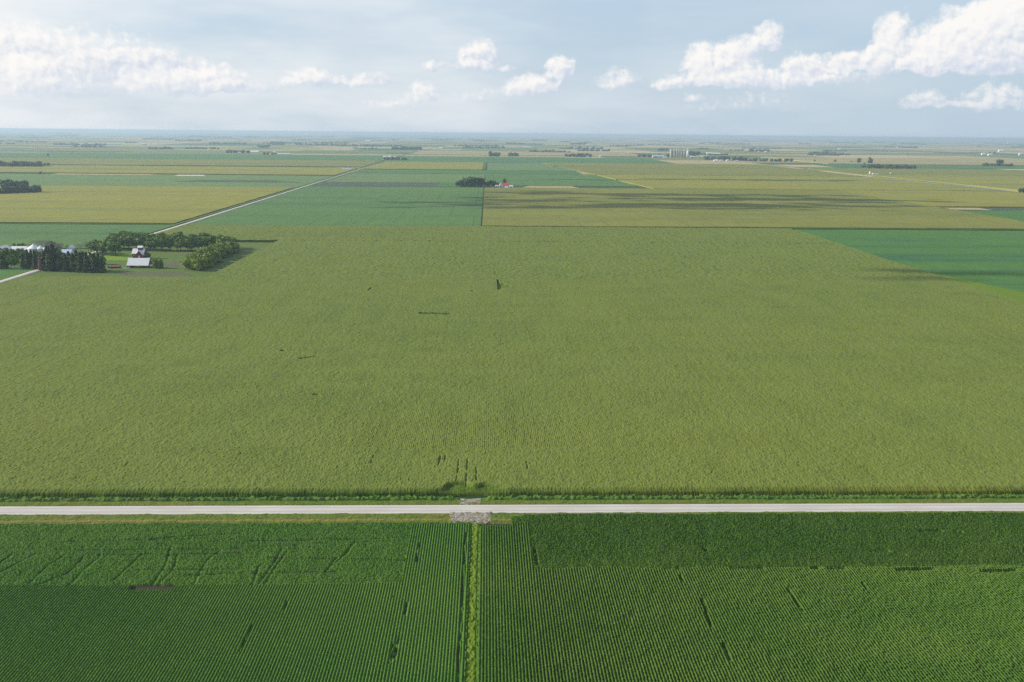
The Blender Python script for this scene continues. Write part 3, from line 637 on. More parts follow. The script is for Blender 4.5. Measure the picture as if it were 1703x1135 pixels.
def crown_conifer(h, r, seed, n, s, mat, base=.08):
    rnd = random.Random(seed); mb = MB()
    prof = [(.05, h*base), (r*.72, h*(base+.03)), (r*.6, h*.35), (r*.42, h*.6), (r*.2, h*.82), (.03, h*.97)]
    mb.lathe(prof, 9)
    for i in range(n):
        t = rnd.random()**1.15; z = h*(base+(1-base)*t); tier = .82+.18*math.sin(t*34+seed); rr = r*(1-t)**.85*tier*(.75+.4*rnd.random())+.1; a = rnd.random()*6.28
        c = (math.cos(a)*rr, math.sin(a)*rr, z-rr*.12); leaf_cards(mb, rnd, c, (math.cos(a), math.sin(a), .5), s*(.5+rnd.random()*.8))
    return mb.mesh('crown', mat)
def crown_bare(h, r, seed, mat):
    rnd = random.Random(seed); mb = MB()
    def grow(p, d, L, rad, k):
        q = p+d*L; mb.tube(p, q, rad, rad*.6, 4)
        if k == 0: return
        for _ in range(3 if k > 1 else 4):
            nd = (d+Vector((rnd.gauss(0, .42), rnd.gauss(0, .42), rnd.gauss(.06, .25)))).normalized(); grow(p.lerp(q, .6+.4*rnd.random()), nd, L*.72, rad*.55, k-1)
    for i in range(4):
        a = i*1.57+rnd.random(); grow(Vector((0, 0, h*.22)), Vector((math.cos(a)*.45, math.sin(a)*.45, 1)).normalized(), h*.26, .13, 4)
    return mb.mesh('crown', mat)
PROTO = {
 'round': [(crown_round(12, 5.2, s, 900, .50, 10, mat=L_round), trunk_mesh(12, s, mat=M_bark), 12) for s in (1, 2, 3)],
 'grove': [(crown_round(9, 5.0, s+20, 850, .46, 11, .06, mat=L_shrub), trunk_mesh(9, s, mat=M_bark), 9) for s in (1, 2, 3)],
 'spruce': [(crown_conifer(17, 3.3, s, 1000, .50, L_con), trunk_mesh(17, s, .4, .28, 0), 17) for s in (1, 2)],
 'dry': [(crown_conifer(16, 2.4, 5, 420, .38, L_dry), trunk_mesh(16, 5, .6, .25, 3), 16)],
 'yellow': [(crown_round(8, 3.6, 31, 600, .42, 8, .12, mat=L_yel), trunk_mesh(8, 3), 8)],
 'bare': [(crown_bare(14, 5, s, M_bare), trunk_mesh(14, s, .3, .3, 0, M_bare), 14) for s in (1, 2)],
}
FARP = [crown_round(12, 6.5, s+50, 150, 1.0, 7, .02, 'tree', L_far) for s in range(5)]
def tree(kind, x, y, h, label, group, rnd, wide=1., far=False, name=None):
    name = name or {'spruce': 'spruce_tree', 'bare': 'bare_tree', 'dry': 'dry_spruce_tree'}.get(kind, 'tree'); s = None
    if far:
        me = rnd.choice(FARP); s = h/12.*1.28; o = link('tree', me); o.location = (x, y, gz(x, y)-.2)
        o.scale = (s*wide, s*wide, s); o.rotation_euler = (0, 0, rnd.random()*6.28); return tag(o, label, 'tree', group)
    cr, tr, hh = rnd.choice(PROTO[kind]); s = h/hh
    e = empty(name, (x, y, gz(x, y)), rnd.random()*6.28, label=label, cat='tree', group=group); e.scale = (s*wide, s*wide, s)
    link('trunk', tr, e); link('crown', cr, e); return e
rnd = random.Random(11)
def row(kind, p0, p1, n, h, label, group, jx=3, jy=3, wide=1., far=False, hv=.25):
    a, b = at(*p0), at(*p1)
    for i in range(n):
        t = (i+.5)/n+(rnd.random()-.5)*.5/n
        tree(kind, a[0]+(b[0]-a[0])*t+rnd.uniform(-jx, jx), a[1]+(b[1]-a[1])*t+rnd.uniform(-jy, jy), h*(1-hv*rnd.random()+hv*.3), label, group, rnd, wide*(.88+.24*rnd.random()), far)
# the farmstead grove: a diagonal arm and a back arm round the yard
GA = 'bushy bright green tree in the diagonal arm of the farmstead grove'
row('grove', (309, 450), (372, 420), 11, 11.5, GA, 'trees of the diagonal grove arm', 2, 3, 1.25)
row('grove', (330, 452), (390, 417), 11, 11, GA, 'trees of the diagonal grove arm', 2, 3, 1.25)
row('grove', (322, 446), (384, 412), 9, 13, GA, 'trees of the diagonal grove arm', 2, 3, 1.15)
GB = 'dark round tree in the back arm of the farmstead grove behind the red barn'
row('round', (388, 414), (340, 411), 6, 14, 'dark round tree at the far corner of the farmstead grove', 'trees at the far corner of the grove', 4, 6, 1.1)
row('round', (344, 417), (246, 417), 13, 14.5, GB, 'trees of the back grove arm', 3, 6, 1.2)
row('round', (346, 410), (236, 409), 13, 14, GB, 'trees of the back grove arm', 3, 8, 1.2)
GC = 'round green tree in the grove between the spruces and the red barn'
row('round', (242, 415), (172, 414), 12, 15, GC, 'trees between the spruces and the barn', 4, 6, 1.2)
row('round', (236, 407), (182, 408), 8, 14, GC, 'trees between the spruces and the barn', 4, 8, 1.2)
row('round', (196, 426), (150, 421), 7, 14, 'large round green tree just behind the right end of the spruce row', 'round trees behind the spruces', 3, 4, 1.15)
tree('yellow', *at(247, 430), 6, 'small bush at the right gable of the red barn', None, rnd)
for i, p in enumerate(((259, 446.5), (268, 446))): tree('grove', *at(*p), 8.5-i, ('bushy green tree touching the right end of the white roofed barn', 'smaller bushy tree between the barn tree and the earth track')[i], None, rnd, .8)
# spruces along the road
for i in range(16):
    px_ = 80+i*6.1; tree('spruce', *at(px_+rnd.uniform(-1.5, 1.5), (450.3 if i % 2 else 447.5)+i*.22), (20.5, 21.5, 22, 16, 15, 15.5, 16.5, 16, 17.5, 17, 16.5, 17.5, 16, 16.5, 15, 13)[i], 'tall dark spruce in the dense row beside the long road', 'dense spruce row', rnd, 1.35+.35*rnd.random())
row('round', (96, 449.5), (172, 451.5), 9, 13.5, 'dark broadleaf tree filled in between the spruces of the dense row', 'broadleaf trees among the spruces', 2, 2, .95)
tree('dry', *at(68, 450), 16, 'brown half dead spruce at the left end of the dense spruce row', None, rnd, 1.25)
tree('spruce', *at(48, 447), 17, 'dark spruce left of the brown half dead one, with bare lower trunk', None, rnd, 1.4)
tree('spruce', *at(54, 446), 16, 'dark spruce in front of the big white grain bin', None, rnd, 1.35)
tree('spruce', *at(39.5, 446), 13.5, 'narrow spruce standing alone left of the grain bin', None, rnd, 1.1)
tree('spruce', *at(5, 447), 12.5, 'broad dark spruce at the left edge in front of the white shed', None, rnd, 2)
tree('round', *at(14, 445.5), 10.5, 'dark round tree beside the spruce at the left edge', None, rnd, 1.1)
tree('yellow', *at(24, 441), 9.5, 'yellowish green round tree in front of the long grey roofed shed', None, rnd, 1.1)
tree('round', *at(98, 434), 13, 'green tree showing behind the spruces, left of the blue grey roof', None, rnd, .8)
row('round', (-4, 446.5), (30, 446), 4, 11.5, 'dark broadleaf tree along the drive at the left edge', 'broadleaf trees along the drive', 2, 2, .9)
row('spruce', (58, 448.5), (76, 449), 2, 17, 'tall dark spruce hugging the brown half dead one', 'spruces beside the half dead one', 1.5, 2, 1.3)
row('round', (26, 436), (98, 438), 6, 11, 'leafy tree in front of the grain bins, behind the spruces', 'leafy trees in front of the grain bins', 3, 3, .9)
row('round', (-6, 437), (34, 436), 5, 12.5, 'tall leafy tree in front of the red barns at the left edge', 'leafy trees in front of the left barns', 3, 4, .9)
tree('yellow', *at(171, 440), 9, 'yellow green tree at the right end of the spruce row', None, rnd, 1.)
row('bare', (58, 420), (108, 424), 9, 16, 'leafless grey tree in the row behind the grain bins', 'leafless trees behind the grain bins', 6, 8, 1.1)
row('bare', (128, 424), (156, 424), 4, 16, 'leafless grey tree behind the right half of the spruce row', 'leafless trees behind the spruce row', 4, 4, 1.0)
row('round', (22, 414), (42, 415), 3, 7, 'low dark tree left of the big white grain bin', 'low trees left of the bin', 2, 2)
row('round', (66, 416), (120, 422), 4, 9, 'green tree among the leafless trees behind the grain bins', 'green trees among the leafless ones', 5, 4)
# woods in the left distance
row('round', (-30, 325), (70, 321.5), 18, 13, 'tree at the front edge of the nearer wood at the left edge', 'front trees of the nearer left wood', 6, 10, 1.1, True)
row('round', (-30, 317), (44, 316), 12, 16, 'tall tree at the back of the nearer wood at the left edge', 'back trees of the nearer left wood', 8, 14, 1.1, True)
row('round', (-30, 278), (70, 278.3), 24, 15, 'tree in the farther low wood at the left edge', 'trees of the farther left wood', 8, 14, 1.5, True)
row('round', (75, 277), (82, 277), 2, 9, 'small tree at the right tip of the farther left wood', 'tip trees of the farther left wood', 3, 3, 1., True)
# trees of the red-roofed farm
for i, (px_, hh, w_) in enumerate(((762, 12, .9), (768, 15, 1.), (775, 18, 1.1), (782, 21, 1.05), (788, 19, 1.1), (795, 20, 1.15), (800, 16, .9), (807, 11, .9), (812, 12, .8), (820, 13, 1.1), (827, 9, .8))):
    tree('round', *at(px_, 310.5+rnd.random()), hh, 'dark tree in the clump left of the red roofed farmhouse' if i < 9 else ('tree touching the left side of the red roofed farm' if i == 9 else 'small tree just left of the white farm shed'), 'clump left of the red roofed farm' if i < 9 else None, rnd, w_, True)
tree('round', *at(839, 307.5), 13, 'tree standing behind the red roof', None, rnd, .7, True)
# distant groves
row('round', (652, 249.3), (702, 249.8), 14, 19, 'tree in the long distant grove just left of the far road', 'long distant grove by the road', 10, 20, 1.5, True)
row('round', (640, 266.5), (676, 267), 7, 11, 'tree of the farm grove where the far road narrows', 'grove at the far road', 6, 12, 1.2, True)
row('round', (815, 260.5), (832, 260.5), 5, 20, 'tree in the left clump of the pair of distant clumps', 'left distant clump', 5, 12, 1.1, True)
row('round', (846, 260.5), (861, 260.5), 4, 17, 'tree in the right clump of the pair of distant clumps', 'right distant clump', 5, 12, 1., True)
row('round', (940, 261.5), (986, 261.8), 11, 17, 'tree in the distant grove left of the grain elevator', 'distant grove left of the elevator', 8, 15, 1.2, True)
row('round', (947, 241), (975, 241), 8, 20, 'tree in the small far grove above the distant fields', 'small far grove in the middle', 10, 40, 2.0, True)
row('round', (1060, 262), (1112, 262), 8, 15, 'tree around the blue grey shed left of the grain elevator', 'trees left of the elevator', 8, 25, 1.2, True)
row('round', (1094, 251.5), (1112, 251.5), 4, 20, 'tree behind the left end of the grain elevator', 'trees behind the elevator', 8, 20, 1.5, True)
row('round', (1144, 259), (1160, 259), 5, 23, 'tree right of the white elevator tower', 'trees right of the elevator', 6, 20, 1.2, True)
row('round', (1175, 266.5), (1240, 268), 16, 17, 'tree in the village grove right of the grain elevator', 'trees of the village', 8, 22, 1.3, True)
row('round', (1244, 268.5), (1318, 269.5), 15, 13, 'low tree in the right half of the village', 'low trees of the village', 8, 18, 1.3, True)
row('round', (1242, 252.5), (1279, 253), 8, 18, 'tree in the small grove behind the village', 'small grove behind the village', 10, 25, 1.5, True)
row('round', (1437, 280), (1522, 281.3), 22, 13, 'tree in the long low grove above the grain bins at the right', 'long low grove at the right', 6, 12, 1.4, True)
for (px_, py, hh, w_, lb) in ((1389, 270.5, 12, .9, 'lone round tree right of the village'), (1428, 271.5, 22, .7, 'left of the two tall lone trees behind the right grove'), (1447, 272.5, 23, .75, 'right of the two tall lone trees behind the right grove'), (1437, 274, 8, .9, 'small tree between the two tall lone trees'), (1416, 270.5, 7, 1., 'small lone tree left of the two tall ones'), (1355, 269.5, 9, .9, 'tiny lone tree just right of the village'),
                             (80, 260, 10, .8, 'tiny lone tree in the left distance'), (68, 290.5, 7, 1., 'small bush at the field corner in the left distance')):
    tree('round', *at(px_, py), hh, lb, None, rnd, w_, True)
row('round', (1633, 276.5), (1688, 277.2), 12, 11, 'tree in the low grove near the right edge', 'low grove near the right edge', 8, 12, 1.3, True)
tree('round', *at(1663, 276), 24, 'tallest tree in the low grove near the right edge', None, rnd, 1.3, True)
row('round', (1692, 321), (1712, 321), 4, 10, 'tree cut off by the right edge above the slanting road', 'trees at the right edge by the road', 2, 5, 1., True)
row('round', (376, 254.5), (412, 255.5), 11, 15, 'tree in the grove left of the distant white sheds', 'grove left of the distant white sheds', 10, 20, 1.2, True)
row('round', (430, 246), (447, 246), 5, 18, 'tree in the small grove behind the distant white sheds', 'small grove behind the distant sheds', 10, 20, 1.4, True)
row('round', (450, 240), (474, 240.5), 7, 22, 'tree in the farthest grove behind the distant white sheds', 'farthest grove in the left distance', 10, 30, 1.8, True)
row('round', (436, 258), (458, 258), 5, 13, 'tree between the distant white sheds', 'trees between the distant sheds', 10, 20, 1.2, True)

# far-off groves towards the horizon, one mass
def horizon_groves():
    r = random.Random(5); mb_v = []; mb_f = []; off = 0
    spots = []
    for i in range(260):
        Y = 5400+30000*r.random(); X = (r.random()*1.36-.66)*Y; spots.append((X, Y, r.uniform(60, 420), r.uniform(9, 17)))
    V = []; Fq = []
    for (X, Y, w, h) in spots:
        k_ = max(3, int(w/22))
        for j in range(k_):
            x = X+(j/k_-.5)*w+r.uniform(-8, 8); y = Y+r.uniform(-25, 25); s = r.uniform(9, 17)*(1+Y/40000); hh = h*r.uniform(.6, 1.15)*(1+Y/60000)
            vs = ICO1*np.array([s, s, hh*.62])*(1+.25*(np.random.default_rng(int(x*7) % 9999).random((len(ICO1), 1))-.5))+np.array([x, y, gz(x, y)+hh*.4])
            V.append(vs); Fq.append(np.array(ICO1F)+off); off += len(ICO1)
    return raw_mesh('distant_groves', np.concatenate(V), np.concatenate(Fq), L_far)
tag(link('distant_woods', horizon_groves()), 'blue tinged woods and groves dotting the plain towards the horizon', 'woods', kind='stuff')

# ---------------------------------------------------------------- buildings
def metal_mat(name, c, rough=.5, rib=.35, ax=0):
    mt, k, b = new_mat(name); p = k.node('ShaderNodeTexCoord').outputs['Object']
    x = k.sep(p)[ax]; s = k.m('SINE', k.m('MULTIPLY', x, 6.283/rib)); n = k.noise(p, .5, 4, .65)
    cc = k.mix(k.rng(n, .35, .75), c, tuple(q*.82 for q in c)); cc = k.mix(k.rng(s, .6, 1, 0, .25), cc, tuple(q*.7 for q in c))
    k.put(b.inputs['Base Color'], cc); b.inputs['Roughness'].default_value = rough; b.inputs['Specular IOR Level'].default_value = .5; return mt
M_white_roof = metal_mat('white_metal_roof', (.60, .62, .65)); M_grey_roof = metal_mat('grey_metal_roof', (.48, .50, .54)); M_blue_roof = metal_mat('blue_grey_roof', (.34, .42, .54))
M_red_wall = metal_mat('red_boards', (.17, .028, .032), .8, .3); M_white_wall = metal_mat('white_boards', (.62, .62, .60), .8, .3); M_red_roof = metal_mat('red_roof', (.50, .035, .05)); M_dark_in = plain('dark_opening', (.02, .02, .025), .9, .1)
M_galv = metal_mat('galvanized_steel', (.50, .51, .52), .45, .8, 2); M_conc = plain('pale_concrete', (.80, .78, .76), .85, .1, .1); M_trim = plain('white_trim', (.75, .75, .75), .6, .05)
M_grey_wall = metal_mat('grey_siding', (.33, .35, .40), .7); M_glass = plain('window_glass', (.04, .05, .07), .15, .1, 1, 0, .6)
def gable(name, loc, L, D, wh, rh, roof, wall, label, cat='shed', rz=0., ridge='x', doors=(), windows=(), group=None, ov=.4, detail=True):
    """walls with gables, a two-sided roof with eaves, doors and windows as parts; ridge along local x"""
    e = empty(name, (loc[0], loc[1], gz(*loc)), rz + (math.pi/2 if ridge == 'y' else 0), label=label, cat=cat, group=group)
    if ridge == 'y': L, D = D, L
    a, b = L/2, D/2; mb = MB()
    mb.add([(-a,-b,-.3),(a,-b,-.3),(a,b,-.3),(-a,b,-.3),(-a,-b,wh),(a,-b,wh),(a,b,wh),(-a,b,wh),(-a,0,rh),(a,0,rh)],
           [(0,1,5,4),(2,3,7,6),(1,2,6,9,5),(3,0,4,8,7),(0,3,2,1)])
    mb.build('wall', wall, e); sl = (rh-wh)/b; rm = MB(); t = .12; ze = wh-sl*ov
    for sg in (-1, 1):
        rm.add([(-a-ov, sg*(b+ov), ze+.05), (a+ov, sg*(b+ov), ze+.05), (a+ov, 0, rh+.05), (-a-ov, 0, rh+.05), (-a-ov, sg*(b+ov), ze+.05+t), (a+ov, sg*(b+ov), ze+.05+t), (a+ov, 0, rh+.05+t), (-a-ov, 0, rh+.05+t)],
               [(0,1,2,3),(4,7,6,5),(0,4,5,1),(1,5,6,2),(3,7,4,0)] if sg > 0 else [(3,2,1,0),(5,6,7,4),(1,5,4,0),(2,6,5,1),(0,4,7,3)])
    rm.build('roof', roof, e)
    for (side, u, w, h0, h1, mt) in doors:
        d = MB()
        if side == 's': d.box(u-w/2, u+w/2, -b-.06, -b-.004, h0, h1)
        elif side == 'n': d.box(u-w/2, u+w/2, b+.004, b+.06, h0, h1)
        elif side == 'e': d.box(a+.004, a+.06, u-w/2, u+w/2, h0, h1)
        else: d.box(-a-.06, -a-.004, u-w/2, u+w/2, h0, h1)
        d.build('door', mt, e)
    for (side, u, w, h0, h1) in windows:
        d = MB(); g = MB()
        if side == 's': d.box(u-w/2-.12, u+w/2+.12, -b-.05, -b-.003, h0-.12, h1+.12); g.box(u-w/2, u+w/2, -b-.08, -b-.051, h0, h1)
        else: d.box(a+.003, a+.05, u-w/2-.12, u+w/2+.12, h0-.12, h1+.12); g.box(a+.051, a+.08, u-w/2, u+w/2, h0, h1)
        f = d.build('window', M_trim, e); g.build('pane', M_glass, f)
    return e
def grain_bin(x, y, r, wh, label, group=None, coneh=None, mat=None):
    e = empty('grain_bin', (x, y, gz(x, y)), 0, label=label, cat='grain bin', group=group); mb = MB(); prof = []
    nz = 14
    for i in range(nz+1): prof.append((r*(1+(.008 if i % 2 else 0)), -.2+(wh+.2)*i/nz))
    mb.lathe(prof, 28); mb.build('wall', mat or M_galv, e, True); ch = coneh or r*.55
    rf = MB(); rf.lathe([(r*1.05, wh-.05), (r*1.05, wh+.05), (r*.55, wh+ch*.5), (r*.16, wh+ch*.9), (r*.15, wh+ch)], 28); rr = rf.build('roof', M_white_roof, e)
    cp = MB(); cp.lathe([(r*.19, wh+ch+.01), (r*.19, wh+ch+.25), (.02, wh+ch+.5)], 12); cp.build('cap', M_galv, rr)
    d = MB(); d.box(-.6, .6, -r-.12, -r+.1, .3, 2.2); d.build('door', M_dark_in, e)
    l = MB()
    for sx in (-.25, .25): l.box(r*.7+sx-.03, r*.7+sx+.03, -r*.74-.12, -r*.74-.06, .3, wh)
    for i in range(int(wh/.6)): l.box(r*.7-.25, r*.7+.25, -r*.74-.11, -r*.74-.07, .5+i*.6, .56+i*.6)
    l.build('ladder', M_galv, e); return e
# white-roofed long barn at the yard
bx_, by_ = at(229.5, 446)
gable('barn', (bx_, by_+4.5), 18.5, 10, 2.6, 8.2, M_white_roof, M_red_wall, 'long white roofed barn with red walls beside a bushy tree', 'barn', doors=(('s', -5, 2.2, 0, 2.1, M_dark_in), ('s', 5.5, 2.2, 0, 2.1, M_dark_in), ('e', 0, 2.6, 0, 2.5, M_white_wall)), windows=(('s', 0, 1.0, 1.0, 1.8), ('s', -8, .8, 1, 1.8)))
lx, ly = at(249, 446); gable('lean_to', (lx, ly+3), 5.5, 5, 1.6, 2.6, M_grey_roof, M_red_wall, 'low red lean-to at the right end of the white roofed barn', 'shed', doors=(('s', 0, 1.6, 0, 1.4, M_dark_in),))
# red barn with cross gable and cupola
rx_, ry_ = at(232, 431)
e = gable('red_barn', (rx_-1.5, ry_+5), 11, 8, 5.2, 9.2, M_white_roof, M_red_wall, 'red barn with white roof, cross gable and rooftop cupola behind the long barn', 'barn', windows=(('s', -4, .8, 3, 4),))
g2 = MB(); g2.add([(-1.2,-6.2,-.3),(5.2,-6.2,-.3),(5.2,-4.02,-.3),(-1.2,-4.02,-.3),(-1.2,-6.2,4.2),(5.2,-6.2,4.2),(5.2,-4.02,4.2),(-1.2,-4.02,4.2),(2,-6.2,8.0),(2,-4.02,8.0)], [(0,1,5,8,4),(1,2,6,5),(3,0,4,7),(2,3,7,9,6)]); g2.build('front_gable', M_red_wall, e)
rm = MB()
for sg in (-1, 1):
    xo = 2+sg*3.7; zo = 4.2-.59; rm.add([(xo, -6.7, zo), (xo, -2.0, zo), (2, -.6, 8.12), (2, -6.7, 8.12), (xo, -6.7, zo+.14), (xo, -2.0, zo+.14), (2, -.6, 8.26), (2, -6.7, 8.26)], [(0,1,2,3),(7,6,5,4),(0,4,5,1),(3,7,4,0),(1,5,6,2)])
rm.build('gable_roof', M_white_roof, e)
MB().box(.9, 2.5, -6.28, -6.203, 0, 3.2).build('door', M_white_wall, e)
cu = MB().box(-.6, 3.6, -1.6, 1.6, 7.9, 10.6).build('cupola', M_red_wall, e)
c2 = MB(); c2.add([(-1, -2.1, 10.4), (4, -2.1, 10.4), (4, 0, 12.1), (-1, 0, 12.1), (4, 2.1, 10.4), (-1, 2.1, 10.4)], [(0,1,2,3),(3,2,4,5),(0,3,5),(1,4,2)]); c2.build('roof', M_white_roof, cu)
# low red feed wagon/shed left of barn
wx, wy = at(190, 446.3); e = gable('red_shed', (wx, wy+1.5), 9, 3.5, 1.3, 2.0, M_red_wall, M_red_wall, 'low long red shed left of the white roofed barn', 'shed', doors=(('s', -2, 1.2, 0, 1.1, M_dark_in), ('s', 2, 1.2, 0, 1.1, M_dark_in)))
tx, ty = at(182, 446.5); grain_bin(tx, ty, .9, 1.7, 'small white tank at the left end of the low red shed', coneh=.3)
# low fences by the barn
def fence(p0, p1, label, n=9):
    a, b = at(*p0), at(*p1); e = empty('board_fence', (a[0], a[1], gz(*a)), math.atan2(b[1]-a[1], b[0]-a[0]), label=label, cat='fence'); L = math.hypot(b[0]-a[0], b[1]-a[1])
    for i in range(n): MB().box(L*i/(n-1)-.08, L*i/(n-1)+.08, -.08, .08, -.3, 1.35).build('post', M_trim, e)
    r = MB()
    for z in (.45, .85, 1.2): r.box(0, L, .085, .125, z, z+.12)
    r.build('rail', M_trim, e)
fence((204, 447.5), (216, 447.3), 'short white board fence at the left corner of the white roofed barn', 7)
# the farm left of the road
x, y = at(7, 425); gable('red_barn', (x-4, y+6), 16, 14, 4.0, 8.5, M_white_roof, M_red_wall, 'red barn with white roof and gable facing us at the left edge', 'barn', ridge='y', doors=(('w', 0, 4.5, 0, 4.0, M_white_wall),), windows=())
x, y = at(24, 424); gable('long_shed', (x+2, y+10), 17, 20, 3.4, 7.0, M_grey_roof, M_red_wall, 'long grey roofed red shed right of the gabled red barn', 'shed', doors=(('s', 0, 3, 0, 2.8, M_dark_in),))
x, y = at(5, 430); gable('white_shed', (x-3, y+3), 12, 7, 2.4, 4.2, M_white_roof, M_white_wall, 'low white shed at the left edge in front of the red barn', 'shed', doors=(('s', 2, 1.6, 0, 2, M_dark_in),))
x, y = at(36, 428); gable('tan_shed', (x, y+3), 8, 6, 2.4, 3.8, M_conc, M_white_wall, 'small tan shed between the long red shed and the grain bins', 'shed', doors=(('s', 0, 2.2, 0, 2, M_dark_in),))
x, y = at(53.5, 427); grain_bin(x, y+5, 5.6, 7.4, 'largest white domed grain bin of the left farm', coneh=4.0)
x, y = at(66.5, 427); grain_bin(x, y+3, 3.2, 7.6, 'middle grain bin, left of the two small white domed ones', coneh=2.4)
x, y = at(76, 427); grain_bin(x, y+3, 3.2, 7.4, 'rightmost small white domed grain bin behind the spruces', coneh=2.6)
x, y = at(104, 430); gable('machine_shed', (x, y+6), 14, 9, 5.2, 7.6, M_blue_roof, M_white_wall, 'blue grey roofed shed showing above the spruce row', 'shed', doors=(('s', 0, 4, 0, 3.6, M_dark_in),))
x, y = at(114, 424); gable('tall_shed', (x, y+6), 5, 8, 6.0, 8.6, M_white_roof, M_white_wall, 'narrow white roofed shed right of the blue grey roof', 'shed', ridge='y', doors=(('w', 0, 2, 0, 2.4, M_dark_in),))
# red-roofed farm
x, y = at(841, 311.5); gable('farmhouse', (x, y+6), 14, 9, 4.6, 9.0, M_red_roof, M_white_wall, 'white farmhouse with bright red roof', 'house', doors=(('s', 1, 1.1, 0, 2.1, M_dark_in),), windows=(('s', -4, 1.2, 1, 2.4), ('s', 4, 1.2, 1, 2.4), ('s', -1.6, 1, 1, 2.4)))
x, y = at(833, 312.5); gable('white_barn', (x, y+5), 8, 12, 5, 8.6, M_white_roof, M_white_wall, 'white gabled barn left of the red roofed farmhouse', 'barn', ridge='y', doors=(('w', 0, 3, 0, 3, M_dark_in),))
x, y = at(850, 312.5); gable('white_shed', (x, y+3), 9, 7, 2.8, 5.5, M_grey_roof, M_white_wall, 'low white shed right of the red roofed farmhouse', 'shed', doors=(('s', 0, 2, 0, 2.2, M_dark_in),))
x, y = at(842, 313.3); gable('white_shed', (x, y), 7, 4, 2.0, 3.4, M_white_roof, M_white_wall, 'small white shed in front of the red roofed farmhouse', 'shed', doors=(('s', 0, 1.4, 0, 1.7, M_dark_in),))
x, y = at(826, 311.8); gable('grey_shed', (x, y+4), 7, 6, 2.6, 4.8, M_blue_roof, M_grey_wall, 'grey shed at the left end of the red roofed farm', 'shed', doors=(('s', 0, 2, 0, 2.2, M_dark_in),))
# grain elevator: concrete silos and head house
x0, y0 = at(1129.5, 262.6); e = empty('grain_elevator', (x0, y0, gz(x0, y0)), R_(-12), label='tall pale concrete grain elevator with a row of silos and a white tower', cat='grain elevator'); e.scale = (1.16, 1.16, 1.22)
for i, sx in enumerate((-39, -24.5, -12.5, -2.0, 8.5, 21)):
    for yy in (0, 9.5):
     s = MB(); s.lathe([(4.6, -1), (4.6, 33.5), (4.75, 33.6), (4.75, 34.4), (4.0, 34.5)], 24, (sx+(5.5 if yy else 0), yy)); s.build('silo', M_conc, e, True)
s = MB(); s.lathe([(6.4, -1), (6.4, 29.5), (6.0, 29.6)], 24, (38, 0)); s.build('silo', M_white_wall, e, True)
g = MB(); g.box(-41, 34, -1.6, 1.6, 34.6, 37.0); g.build('gallery', M_grey_wall, e)
h = MB().box(33, 41, -4, 4, 29.7, 41); h = h.build('head_house', M_conc, e); MB().box(42.2, 43.8, -1, 1, -1, 45).build('elevator_leg', M_grey_wall, e)
x, y = at(1095, 262.5); gable('long_shed', (x, y+15), 62, 26, 7, 13, M_blue_roof, M_grey_wall, 'long blue grey shed left of the grain elevator', 'shed', doors=(('s', -15, 8, 0, 6, M_dark_in),))
x, y = at(1106, 263.2); gable('white_shed', (x, y), 22, 12, 4, 6, M_white_roof, M_grey_wall, 'low pale shed at the left foot of the grain elevator', 'shed', doors=(('s', 0, 4, 0, 3.5, M_dark_in),))
x, y = at(1152, 263); gable('pale_shed', (x, y+10), 28, 20, 6, 10, M_white_roof, M_blue_roof, 'pale blue shed at the right foot of the grain elevator', 'shed', doors=(('s', 0, 6, 0, 5, M_dark_in),))
x, y = at(1165, 263); gable('grey_shed', (x, y+10), 26, 18, 4.5, 7.5, M_grey_roof, M_grey_wall, 'lower grey shed right of the pale blue one', 'shed', doors=(('s', 0, 5, 0, 4, M_dark_in),))
sheet('elevator_yard', A((1158, 262), (1180, 260.5), (1174, 256), (1156, 256.5)), M_straw, .9, 30, label='tan bare yard between the elevator and the village', cat='yard', kind='structure')
for (px_, py, L, D, wh, rh, rf, wl, lb) in ((1183, 257, 60, 26, 6, 11, M_white_roof, M_white_wall, 'long white shed behind the village, left of the smaller one'), (1195, 257.5, 26, 18, 6, 11, M_white_roof, M_conc, 'smaller white gabled shed behind the village'),
    (1191, 268.6, 22, 12, 4, 8, M_white_roof, M_white_wall, 'brightest white shed at the front left of the village'), (1200, 268.4, 16, 10, 3.5, 6, M_white_roof, M_blue_roof, 'pale shed right of the brightest white village shed'), (1210, 268.7, 12, 9, 4.5, 8.5, M_white_roof, M_white_wall, 'small white house in the middle of the village front'),
    (1226, 269, 20, 10, 2.5, 4.5, M_blue_roof, M_grey_wall, 'low grey shed at the village front'), (1244, 268, 14, 10, 4, 7.5, M_white_roof, M_white_wall, 'pale house in the gap of the village trees'), (1257, 268.4, 18, 10, 3.5, 6.5, M_blue_roof, M_blue_roof, 'blue grey house among the right village trees'),
    (1322, 268.8, 20, 8, 2.5, 4.5, M_white_roof, M_grey_wall, 'pale shed at the right end of the village'), (1274, 253.4, 20, 12, 4, 8, M_white_roof, M_white_wall, 'white shed at the right end of the small grove behind the village')):
    x, y = at(px_, py); gable('house' if 'house' in lb else 'shed', (x, y+D/2), L, D, wh, rh, rf, wl, lb, 'house' if 'house' in lb else 'shed', doors=(('s', 0, 2.5, 0, 2.6, M_dark_in),))
# bins right
x, y = at(1446.5, 291.3); grain_bin(x, y, 3.2, 9.5, 'tall slim white grain bin by the slanting road', coneh=2)
x, y = at(1451.5, 291.5); grain_bin(x, y, 3.6, 4.8, 'short fat grain bin right of the tall slim one', coneh=2.2)
x, y = at(1457, 291.2); gable('shed', (x+2, y+4), 13, 7, 2.6, 4.2, M_blue_roof, M_grey_wall, 'low grey shed right of the short fat grain bin', 'shed', doors=(('s', 0, 2, 0, 2, M_dark_in),))
x, y = at(1481, 290.3); grain_bin(x, y, 2.6, 4.2, 'small lone white grain bin right of the grey shed', coneh=1.6)
